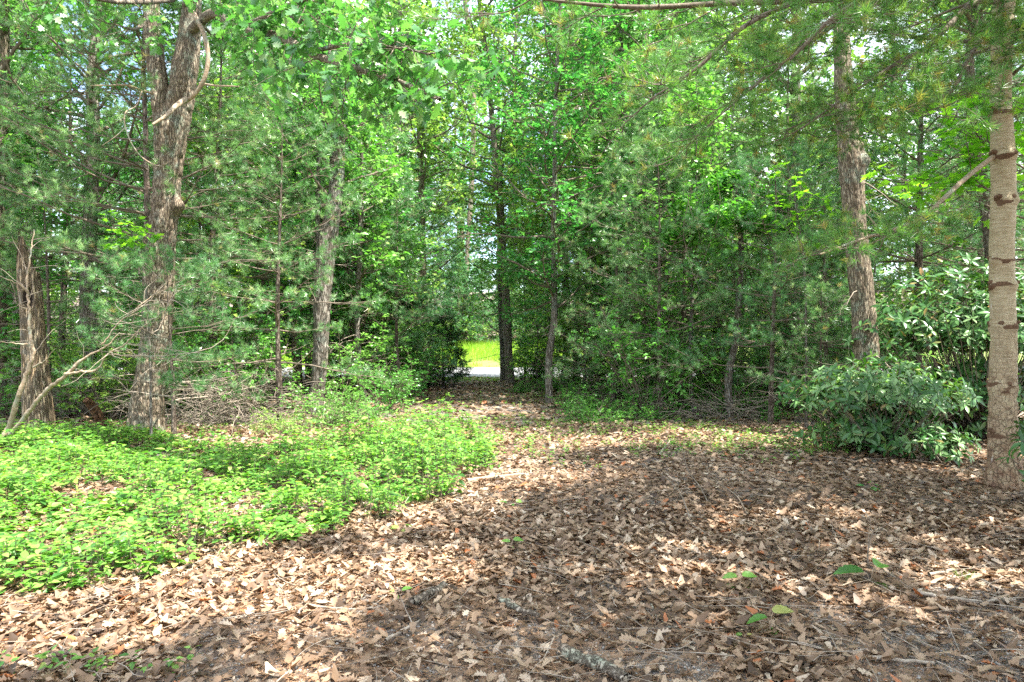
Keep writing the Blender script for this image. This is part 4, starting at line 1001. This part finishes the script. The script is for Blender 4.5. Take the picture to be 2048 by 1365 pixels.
# ------------------------------------------------------------------ rhododendrons
def rosettes(fb_, E, T, size, nmin=6, nmax=9, mat=0):
    for j in range(nmax):
        k = rng.random(len(E)) < (1 if j < nmin else .5); n = k.sum()
        az = j * 2.4 + rng.random(n) * .5
        u = nrm(np.cross(T[k], nrm(rng.normal(size=(n, 3)) * .2 + [1, 0, .1]))); v = np.cross(T[k], u)
        el = rng.uniform(-.25, .55, n) + (.3 if j < 3 else -.05)
        ax = nrm((np.cos(az)[:, None] * u + np.sin(az)[:, None] * v) * np.cos(el)[:, None] + T[k] * np.sin(el)[:, None])
        nr = nrm(T[k] + rng.normal(size=(n, 3)) * .2); scatter(fb_, ELL, frame(ax, nr, size * rng.uniform(.7, 1.15, n)), E[k] - T[k] * rng.random(n)[:, None] * .03 + ax * .01, mat)
def rhodo(label, c, rad, H, n, size=.125, newf=.3, base=None, group=None, name='rhododendron', inner=.7):
    root = empty(name, c, label, 'shrub', group)
    v = nrm(rng.normal(size=(n, 3))); v[:, 2] = np.abs(v[:, 2]) ** .8 * np.sign(v[:, 2] + .35); sc_ = 1 - inner * rng.random(n) ** 1.2
    lump = 1 + .75 * (vn(v[:, 0] * 2.3 + 9, v[:, 2] * 2.3 + v[:, 1] * 2 + 5, 256, 4) - .5)
    E = v * sc_[:, None] * lump[:, None] * [rad[0], rad[1], H * .55] + [0, 0, H * .48]; E[:, 2] = np.where(E[:, 2] < .12, .1 + .45 * H * rng.random(n) ** 1.5, E[:, 2])
    T = nrm(v * [1, 1, .6] + [0, 0, .75] + rng.normal(size=(n, 3)) * .3)
    lb_ = MB(); fb_ = MB()
    # stems from the root crown to the rosettes
    k = rng.random(n) < .2; m = k.sum(); t = np.linspace(0, 1, 7)[None, :, None]
    S0 = rng.normal(size=(m, 1, 3)) * [.12, .12, 0]; mid = E[k][:, None] * [.55, .55, .35]
    q = (1 - t) ** 2 * S0 + 2 * t * (1 - t) * mid + t ** 2 * E[k][:, None]; q += rng.normal(size=q.shape) * .012
    tubes(lb_, q, np.full((m, 1), .013) * np.linspace(1, .3, 7), 5)
    st = np.stack([E - T * .12, E - T * .06, E], 1); tubes(lb_, st, np.full((n, 3), .004), 4)
    nw = rng.random(n) < newf
    rosettes(fb_, E[~nw], T[~nw], size, mat=0); rosettes(fb_, E[nw], T[nw], size * .85, 6, 7, mat=1)
    reg(root, lb_.build('stems', M['limb'], root), fb_.build('foliage', [M['rhodo'], M['rhodo_new']], root)); return root
reseed(31)
def at(px, py_foot):
    x_, y_ = gp(px, py_foot); return np.array([x_, y_, float(ground_z(x_, y_))])
c = at(1780, 905); rhodo('broad rhododendron with pale new leaves in front of the bent grey oak', (c[0], c[1] + .2, c[2]), (1.4, 1.0), 1.4, 760, .14, .45)
c = np.array([(1960 - 1024) / F * 11.3, 11.3, 0]); c[2] = ground_z(c[0], c[1]); rhodo('tall dark rhododendron filling the gap behind the tan white pine', c, (1.9, 1.3), 3.0, 1300, .15, .12)
c = np.array([(2110 - 1024) / F * 6.6, 6.6, 0]); c[2] = ground_z(c[0], c[1]); rhodo('rhododendron sprig with lit leaves poking in at the right edge in front of the pine', c, (.5, .45), .95, 60, .12, .35)
c = at(1880, 925); rhodo('low rhododendron clump at the left foot of the tan white pine', c, (.45, .35), .55, 55, .12, .35)
c = at(1540, 815); rhodo('small dark rhododendron left of the bent grey oak', (c[0], c[1], c[2]), (.9, .7), 1.2, 230, .13, .15)
c = at(1340, 795); rhodo('low glossy laurel bush at the right side of the track', c, (.8, .7), .95, 230, .12, .2, name='laurel_bush')
c = at(1680, 870); rhodo('small rhododendron at the left toe of the broad one', c, (.5, .4), .75, 75, .12, .3)

# ------------------------------------------------------------------ vine-draped tree
reseed(32)
YV = 14.0
foot, A, rr = footed([(1462, 800, 14), (1458, 745, 14), (1470, 690, 12), (1478, 600, 11), (1482, 500, 10), (1478, 420, 9), (1470, 365, 7)], YV)
rootV = empty('vine_draped_tree', foot, 'small crooked dead tree topped by a dense mound of bright green vine', 'tree')
b = MB(); trunk_mesh(b, A, rr, sides=28, step=.04, depth=.008, seed=41); tk = b.build('trunk', M['greybark'], rootV)
n = 9000; top = P(1455, 400, YV) - foot
bl = np.array([[0, 0, .15, .75, .38], [-.65, .1, -.1, .5, .3], [.75, .2, .0, .6, .3], [1.35, .4, -.45, .5, .28], [-.2, -.5, -.35, .55, .3], [.5, -.4, -.5, .5, .25], [-.9, .2, -.7, .4, .3], [.1, .3, .45, .4, .22]])
w_ = rng.integers(len(bl), size=n); u = nrm(rng.normal(size=(n, 3))) * (rng.random(n) ** .3)[:, None]
E = top + bl[w_, :3] + u * np.stack([bl[w_, 3], bl[w_, 3], bl[w_, 4]], -1)
k = fbm(E[:, 0] * 3 + 7, E[:, 2] * 3.4 + E[:, 1], 2, 7) > .36; E = E[k]
h = 1500; E2 = top + rng.normal(size=(h, 3)) * [.9, .5, 0] + np.stack([0 * np.arange(h), 0 * np.arange(h), -rng.random(h) ** 1.2 * 3.0], -1)
cl = vn(E2[:, 0] * 3 + 20, E2[:, 1] * 3 + 9, 256, 3); E2 = E2[cl > .42]
E = np.vstack([E, E2]); n = len(E); az = rng.random(n) * 6.28; ax = np.stack([np.cos(az), np.sin(az), -.25 + .2 * rng.normal(size=n)], -1)
fb = MB(); scatter(fb, OVATE, frame(ax, nrm(rng.normal(size=(n, 3)) * .4 + [0, -.15, 1]), rng.uniform(.07, .13, n)), E)
lb = MB(); n = 40; q = grow(np.repeat((top + [0, 0, .1])[None], n, 0) + rng.normal(size=(n, 3)) * [.6, .6, .15], rng.normal(size=(n, 3)) * [.3, .3, 0] + [0, 0, -1], rng.uniform(1, 3.4, n), 10, .13, -.1); tubes(lb, q, np.full((n, 1), .006) * np.linspace(1, .5, 10), 4)
reg(rootV, tk, fb.build('vine_leaves', M['vineleaf'], rootV), lb.build('vine_stems', M['limb'], rootV))

# ------------------------------------------------------------------ maple spray behind the tan pine, and mid sapling
def maple(label, pts, Y_, nb, L, f0, leaf, bias=None, tpl=MAPLE):
    foot, A, rr = footed(pts, Y_)
    return decid('maple_sapling', A, rr, label, 'tree', foot, f0=f0, nb=nb, L=L, nl2=4, nl3=2, per=3, leaf=leaf, tpl=tpl, lm='mapleleaf', extra_dead=2, sides=10, el=(-.05, .15), flat=.22, bias=bias, topL=.8, l3=.25)
reseed(33)
maple('young maple with layered bright lime leaves just left of the tan pine trunk', [(2003, 930, 10), (2004, 700, 8), (2003, 500, 7), (2000, 400, 6), (2000, 300, 5), (1998, 240, 3)], 8.4, 18, 1.15, .74, .17, (3.3, .7))
maple('small maple with a few bright leaves left of the bent grey oak', [(1612, 820, 6), (1612, 700, 5), (1605, 500, 4), (1590, 400, 3), (1588, 370, 2)], 12.5, 10, .8, .78, .13)
maple('little maple shoot with pale lit leaves in front of the big forked oak', [(303, 868, 5), (300, 700, 4), (290, 560, 3), (275, 490, 2.5), (262, 465, 2)], 10.9, 5, .35, .93, .12)

# ------------------------------------------------------------------ brush piles
def brush(label, px, py, rx, ry, H, n, mat='deadlimb', name='brush_pile'):
    c_ = at(px, py); root = None
    az = rng.random(n) * 6.28; st = np.stack([rng.normal(size=n) * rx * .6, rng.normal(size=n) * ry * .5, rng.random(n) ** 1.5 * H * .8], -1)
    q = grow(st, np.stack([np.cos(az), np.sin(az) * .6, rng.normal(size=n) * .4 + .25], -1), rng.uniform(.4, 1.5, n), 9, .16, -.07); q[..., 2] = np.maximum(q[..., 2], .01)
    bb = MB(); tubes(bb, q, rng.uniform(.0025, .009, n)[:, None] * np.linspace(1, .3, 9), 4)
    o_ = bb.build(name, M[mat]); o_.location = c_; return tag(o_, label, 'brush pile')
reseed(34)
brush('tangled pile of dead grey twigs between the big forked oak and the track', 450, 850, 1.0, .7, 1.1, 420)
brush('loose dead twigs heaped left of the big forked oak', 200, 835, 1.0, .8, .9, 180)
brush('dry reddish twigs piled left of the bent grey oak', 1620, 800, 1.0, .9, 1.0, 260, 'tanlimb')
brush('low heap of pale twigs right of the track under the pines', 1220, 800, 1.2, .8, .35, 180)
brush('small heap of bent twigs by the vine-draped tree', 1450, 840, .7, .5, .5, 120)

# ------------------------------------------------------------------ pines: prototypes, then copies
reseed(41)
def loc(px, Y_):
    x_ = (px - 1024) / F * Y_; return np.array([x_, Y_, float(ground_z(x_, Y_))])
pn1 = pine('white_pine', 9.5, .085, 'white pine with a thin dark trunk and feathery boughs right behind the big forked oak', 'tree', loc(292, 12.9), TUFT, .11, z0=3.1, gap=.45, L=2.9, per=5, nl2=11, nl3=3, crown_shape=.45)
pn2 = pine('white_pine', 6.0, .06, 'young white pine with some needle tufts coloured pale for sky sheen in front of the curved snapped-top tree', 'tree', loc(560, 13.4), TUFT, .11, z0=1.3, gap=.55, L=2.2, per=4, nl2=10, nl3=3, crown_shape=.4)
pn3 = pine('white_pine', 2.9, .035, 'small white pine whose low boughs cross the foot of the big forked oak', 'tree', loc(340, 11.0), TUFT, .10, z0=.9, gap=.4, L=1.35, per=4, nl2=8, nl3=3, dead_to=1.0, crown_shape=.4)
pn4 = pine('white_pine', 8.5, .09, 'white pine with fine drooping boughs left of the vine-draped tree', 'tree', loc(1365, 16.5), TUFTM, .12, z0=1.0, gap=.52, L=2.5, per=5, nl2=10, nl3=3, dead_to=2.5, crown_shape=.45)
pfar = [pine('white_pine', H_, r_, 'white pine deep in the woods', 'tree', loc(px_0, Y0), TUFTF, .17, z0=z_, gap=.55, L=L_, per=5, nl2=10, nl3=3) for (H_, r_, px_0, Y0, z_, L_) in ((14, .15, 1437, 20, 2.2, 3.0), (11, .12, 700, 20.5, 1.2, 2.8), (8, .08, 1330, 22, .6, 2.2))]
pfar[0]['label'] = 'tall white pine with a dark trunk rising behind the vine-draped tree'
pfar[1]['label'] = 'white pine with spreading boughs left of the track, behind the snapped-top tree'
pfar[2]['label'] = 'bushy young white pine right of the track close to the roadside'

single = [
 (pn1, -190, 13.2, .95, 'white pine at the far left edge with boughs sweeping over the hollow snag'),
 (pn1, 420, 15.5, 1.0, 'white pine standing between the big forked oak and the snapped-top tree'),
 (pn2, 800, 19, 1.0, 'young white pine on the left shoulder of the track halfway to the road'),
 (pn1, 120, 17.0, 1.05, 'white pine just behind and right of the hollow snag'),
 (pn2, 1180, 20, .9, 'young white pine in the open woods right of the slim oak sapling'),
 (pn4, 1570, 16.5, 1.05, 'white pine between the vine-draped tree and the bent grey oak'),
 (pn2, 1325, 14.4, .9, 'young white pine with drooping sprays behind the pale twig heap'),
 (pn2, 1545, 13.0, .85, 'young white pine over the small dark rhododendron'),
 (pn2, 1225, 17.0, .95, 'young white pine in the gap between the slim sapling and the laurel'),
 (pn2, 1650, 13.4, .8, 'young white pine directly behind the dry reddish twig pile'),
 (pn2, 100, 13.4, .75, 'young white pine between the hollow snag and the big forked oak'),
 (pn1, 1960, 16.5, 1.0, 'white pine behind the tan pine trunk, beyond the tall dark rhododendron'),
 (pn4, 1830, 14.5, 1.1, 'white pine above the tall dark rhododendron'),
 (pn4, 1290, 18.5, .9, 'white pine shading the low laurel bush right of the track'),
 (pn3, 1640, 12.4, .9, 'young white pine over the dry reddish twig pile'),
 (pn1, 2120, 12.5, 1.0, 'white pine beyond the right edge reaching in behind the tan pine'),
 ]
for src, px, Y_, s_, lab in single:
    copy_tree(src, loc(px, Y_), random.random() * 6.28, s_, lab, 'white pines in the near woods')

# small dark hemlock by the road
reseed(42)
hm = pine('hemlock', 2.6, .035, 'small dark hemlock at the left end of the track by the road', 'tree', loc(884, 24.5), TUFTF, .10, z0=.25, gap=.2, L=.8, per=6, nl2=9, nl3=3, needle='hemlock', dead_to=.3)
copy_tree(hm, loc(812, 23), 1.2, 1.2, 'dark hemlock just left of the smallest one beside the track end', 'hemlocks beside the track')
copy_tree(hm, loc(1085, 27), 2.2, .5, 'tiny hemlock right of the track end oak', 'hemlocks beside the track')

# ------------------------------------------------------------------ broadleaf fillers
reseed(43)
def rtrunk(H, r, w_=.12):
    z = np.linspace(-.12, H, 7); x_ = np.cumsum(rng.normal(size=7)) * w_ * .5; y_ = np.cumsum(rng.normal(size=7)) * w_ * .5; x_ -= x_[0]; y_ -= y_[0]
    return np.stack([x_, y_, z], -1), r * (1 - .75 * np.clip(z / H, 0, 1))
dp = []
for j, (H_, r_, f0, L_, lf) in enumerate([(12, .13, .25, 3.0, .17), (10, .09, .15, 2.6, .16), (13, .16, .35, 3.4, .18), (7, .05, .12, 1.9, .14)]):
    a_, b_ = rtrunk(H_, r_); px0, Y0 = [(500, 23), (1010, 31 - 3.3), (1520, 22.5), (760, 22)][j]
    dp.append(decid('broadleaf_tree', a_, b_, ['tall leafy tree deep in the woods behind the brush pile', 'leafy tree behind the oak at the track end', 'tall leafy tree deep behind the vine-draped tree', 'small leafy tree in the thicket left of the track'][j],
                    'tree', loc(px0, Y0), f0=f0, nb=24, L=L_, nl2=7, nl3=5, per=5, leaf=lf, tpl=DIA2, lm='oakleaf' if j != 3 else 'youngleaf', sides=12, bark=['greybark', 'oakbark', 'pinebark', 'greybark'][j]))
sh = [shrub('leafy_shrub', 'leafy green shrub on the left shoulder of the track', loc(770, 15.5), .8, 1.2, 13, .06, 7),
      shrub('leafy_shrub', 'dark leafy shrub spilling over the brush pile', loc(650, 12.6), .7, .75, 13, .055, 6, lm='oakleaf'),
      shrub('leafy_shrub', 'tall thin leafy shrub in the thicket behind the brush pile', loc(690, 16.5), .9, 2.2, 14, .08, 9, el=(1.0, 1.4), lm='youngleaf')]
blf = shrub('blueberry_bush', 'low spreading green bush right of the track middle', loc(1185, 15), .6, .6, 14, .05, 8, lm='vineleaf', el=(.3, 1.0))
named_sh = [(0, 680, 13.6, .6, 'leafy shrub between the brush pile and the track'), (1, 735, 13.8, .55, 'low dark shrub at the left lip of the track'), (2, 830, 20, .9, 'upright shrub on the left bank of the track far along'),
            (0, 800, 17.8, .9, 'rounded leafy shrub left of the track halfway to the road'), (2, 150, 14.0, 1.0, 'thin leafy shrub behind the leaning red log'), (2, 470, 13.8, 1.0, 'tall leafy shrub rising behind the brush pile'),
            (0, 20, 13.6, .7, 'leafy shrub at the foot of the hollow snag'), (1, 560, 11.6, .6, 'small shrub at the right end of the brush pile'), (2, 300, 14.5, 1.1, 'leafy shrub hidden behind the big forked oak'),
            (2, 210, 13.4, .8, 'dense leafy shrub beside the big forked oak, left side')]
for j, px, Y_, s_, lab in named_sh:
    copy_tree(sh[j], loc(px, Y_), random.random() * 6.28, s_, lab, 'leafy shrubs left of the track')
for px, Y_, s_, lab in [(1160, 16.5, .9, 'low bush at the foot of the slim oak sapling'), (1060, 21, .8, 'low bush close before the oak at the track end'), (1130, 22, 1.1, 'low bush in the shade beside the roadside stems'),
                        (1270, 14, .9, 'low bush in front of the low laurel'), (1420, 15.5, 1.0, 'low bush at the base of the vine-draped tree'), (1180, 13.4, .8, 'low bush left of the pale twig heap'), (1200, 19, 1.3, 'low bush in the open woods left of the far pines'), (1330, 17, 1.5, 'low bush behind the low laurel'), (1500, 14.5, 1.2, 'low bush right of the vine-draped tree')]:
    copy_tree(blf, loc(px, Y_), random.random() * 6.28, s_, lab, 'low bushes along the track')

# deep woods: trees spread through the belts on both sides of the track and beyond the road
random.seed(5)
def free(x_, y_, margin):
    lo_, hi_ = track_x(y_); return x_ < lo_ - margin or x_ > hi_ + margin
def belt(n, y0, y1, pxr, srcs, lab, group, margin, smin=.85, smax=1.15, mind=1.3):
    placed = []; tries = 0
    while len(placed) < n and tries < 4000:
        tries += 1
        y_ = random.uniform(y0, y1); px = random.uniform(*pxr); x_ = (px - 1024) / F * y_
        if y_ < 29.6 and not free(x_, y_, margin): continue
        if any((x_ - a) ** 2 + (y_ - b_) ** 2 < mind ** 2 for a, b_ in placed): continue
        placed.append((x_, y_))
        copy_tree(srcs[random.randrange(len(srcs))], (x_, y_, float(ground_z(x_, y_)) - .03), random.random() * 6.28, random.uniform(smin, smax), lab, group)
B_ = [('left of the track', (-150, 850)), ('right of the track', (1060, 1880))]
for side, pr in B_:
    belt(6 if side[0] == 'l' else 3, 18, 28.5, pr, [pfar[0], pfar[1]], 'tall white pine deep in the woods %s, short of the road' % side, 'tall white pines in the far woods %s' % side, 1.6, mind=2)
    belt(7 if side[0] == 'l' else 5, 19, 28.8, pr, dp[:3], 'leafy broadleaf tree deep in the woods %s, short of the road' % side, 'broadleaf trees in the far woods %s' % side, 1.8, mind=2)
    belt(14 if side[0] == 'l' else 9, 14, 26, pr, [dp[3]], 'thin young leafy tree in the woods %s, short of the road' % side, 'thin young trees in the woods %s' % side, .9)
    belt(15, 14.5, 28.8, pr, [sh[2], sh[0]], 'leafy bush in the undergrowth %s, short of the road' % side, 'undergrowth bushes %s' % side, .7, .8, 1.4)
    belt(5, 19, 28.8, pr, [pfar[2]], 'low bushy white pine in the undergrowth %s, short of the road' % side, 'low bushy pines %s' % side, 1.0, .5, .7)
belt(20, 48, 75, (-100, 2150), [pfar[0], pfar[1]], 'tall white pine on the rise beyond the road', 'tall white pines on the rise beyond the road', 0, 1.0, 1.5, 2.5)
belt(20, 48, 75, (-100, 2150), dp[:3], 'leafy broadleaf tree on the rise beyond the road', 'broadleaf trees on the rise beyond the road', 0, 1.0, 1.5, 2.5)
belt(20, 45.6, 48.5, (640, 1300), [pfar[2]], 'young white pine at the top edge of the grassy bank', 'young pines above the grassy bank', 0, .45, .8, 1.2)
belt(22, 45.4, 49, (600, 1500), [sh[2]], 'leafy bush at the top edge of the grassy bank', 'leafy bushes above the grassy bank', 0, .9, 1.3, 1.2)
belt(6, 46, 50, (500, 1700), [dp[3]], 'thin leafy tree at the top edge of the grassy bank', 'thin trees above the grassy bank', 0, .7, 1.0, 1.2)

belt(26, 50, 82, (420, 1650), dp[:3], 'very tall leafy tree high on the rise beyond the road', 'very tall trees on the rise beyond the road', 0, 1.9, 2.5, 2.5)
for j, px, Y_, s_, lab in [(0, 780, 24, 1.25, 'tall leafy tree overhanging the left side of the track near the road'), (2, 720, 28, 1.4, 'tallest leafy tree left of the track beside the road'), (0, 1130, 25, 1.2, 'tall leafy tree overhanging the right side of the track near the road'),
                           (2, 1200, 28, 1.35, 'tallest leafy tree right of the track beside the road'), (1, 1260, 26, 1.3, 'leafy tree beside the tallest one right of the track'), (1, 830, 28.5, 1.3, 'leafy tree right at the roadside left of the track end'), (0, 1925, 20, 1.1, 'leafy tree filling the gap between the bent grey oak and the tan pine'), (2, 2060, 18, 1.0, 'leafy tree at the right edge behind the tan pine'), (1, 1830, 24, 1.1, 'leafy tree far behind the tall dark rhododendron'),
                           (3, 1050, 28.4, .9, 'thin leafy tree masking the road right of the track-end oak'), (3, 1100, 26, .8, 'thin leafy tree masking the road farther right'), (3, 1075, 24.5, .7, 'small leafy tree between the track-end oak and the slim sapling')]:
    copy_tree(dp[j], loc(px, Y_), random.random() * 6.28, s_, lab, 'trees framing the end of the track')
for j, px, Y_, s_, lab in [(2, 1045, 28, .7, 'leafy shrub at the right foot of the track-end oak'), (0, 1085, 28.3, 1.0, 'leafy shrub by the road right of the track-end oak'), (0, 1066, 26.8, 1.1, 'leafy shrub just right of the track-end oak, a step nearer'), (0, 1130, 27.5, 1.2, 'leafy shrub by the road right of the slim sapling'), (2, 1165, 24, .9, 'upright leafy shrub in the shade right of the slim sapling')]:
    copy_tree(sh[j], loc(px, Y_), random.random() * 6.28, s_, lab, 'shrubs framing the road gap')

# undergrowth too dense to count
reseed(51)
def under(n, y0, y1, pxr, size, H, name, lab, mat, corridor=True, thr=.42):
    y = y0 + (y1 - y0) * rng.random(n); x = (rng.uniform(pxr[0], pxr[1], n) - 1024) / F * y
    k = fbm(x * .9 + 3, y * .9, 2, 77) > thr
    if corridor:
        lo_, hi_ = track_x(y); k &= (x < lo_ - .35) | (x > hi_ + .35)
    x = x[k]; y = y[k]; m = len(x); hm_ = np.clip((fbm(x * 1.6, y * 1.6, 2, 78) - .25) * 3, .15, 1.2) * H
    z = ground_z(x, y) + hm_ * rng.random(m) ** .8; az = rng.random(m) * 6.28
    b_ = MB(); scatter(b_, DIA2, frame(np.stack([np.cos(az), np.sin(az), rng.normal(size=m) * .3], -1), nrm(np.stack([rng.normal(size=m) * .5, rng.normal(size=m) * .5 - .2, np.ones(m)], -1)), size * rng.uniform(.6, 1.2, m)), np.stack([x, y, z], -1))
    tag(b_.build(name, M[mat]), lab, 'undergrowth', kind='stuff')
under(40000, 13.2, 29, (-150, 2200), .085, 1.15, 'undergrowth', 'low tangled green undergrowth between the trees on both sides of the track', 'youngleaf')
under(16000, 46.5, 72, (-150, 2200), .30, 1.6, 'far_undergrowth', 'green undergrowth covering the rise beyond the road', 'youngleaf', False, .3)

# unseen trees added outside the frame, crowns shaped in clumps to dapple the foreground
reseed(61)
a_, b_ = rtrunk(11.5, .15)
dq = decid('broadleaf_tree', a_, b_, 'tall open-crowned tree added outside the view to dapple the foreground', 'tree', loc(2700, 6.5), f0=.45, nb=15, L=3.3, nl2=4, nl3=14, per=9, leaf=.15, tpl=OAKM, sides=12, bark='oakbark', extra_dead=0, l3=.38, group='open-crowned trees added around the viewpoint for dappled shade')
for x_, y_, s_ in [(4.6, 3.3, 1.0), (7.8, 4.9, 1.0), (1.0, .7, .9), (11, 4.0, 1.0), (9.0, -4.5, 1.0), (13, -1, 1.1), (14, 7, 1.0), (4.0, -4, .9), (3.6, .2, .9), (-1.5, -3.2, .95), (6.6, 1.4, .95), (-6, -1.0, .9)]:
    copy_tree(dq, (x_, y_, float(ground_z(x_, y_))), random.random() * 6.28, s_, 'tall open-crowned tree added outside the view to dapple the foreground', 'open-crowned trees added around the viewpoint for dappled shade')
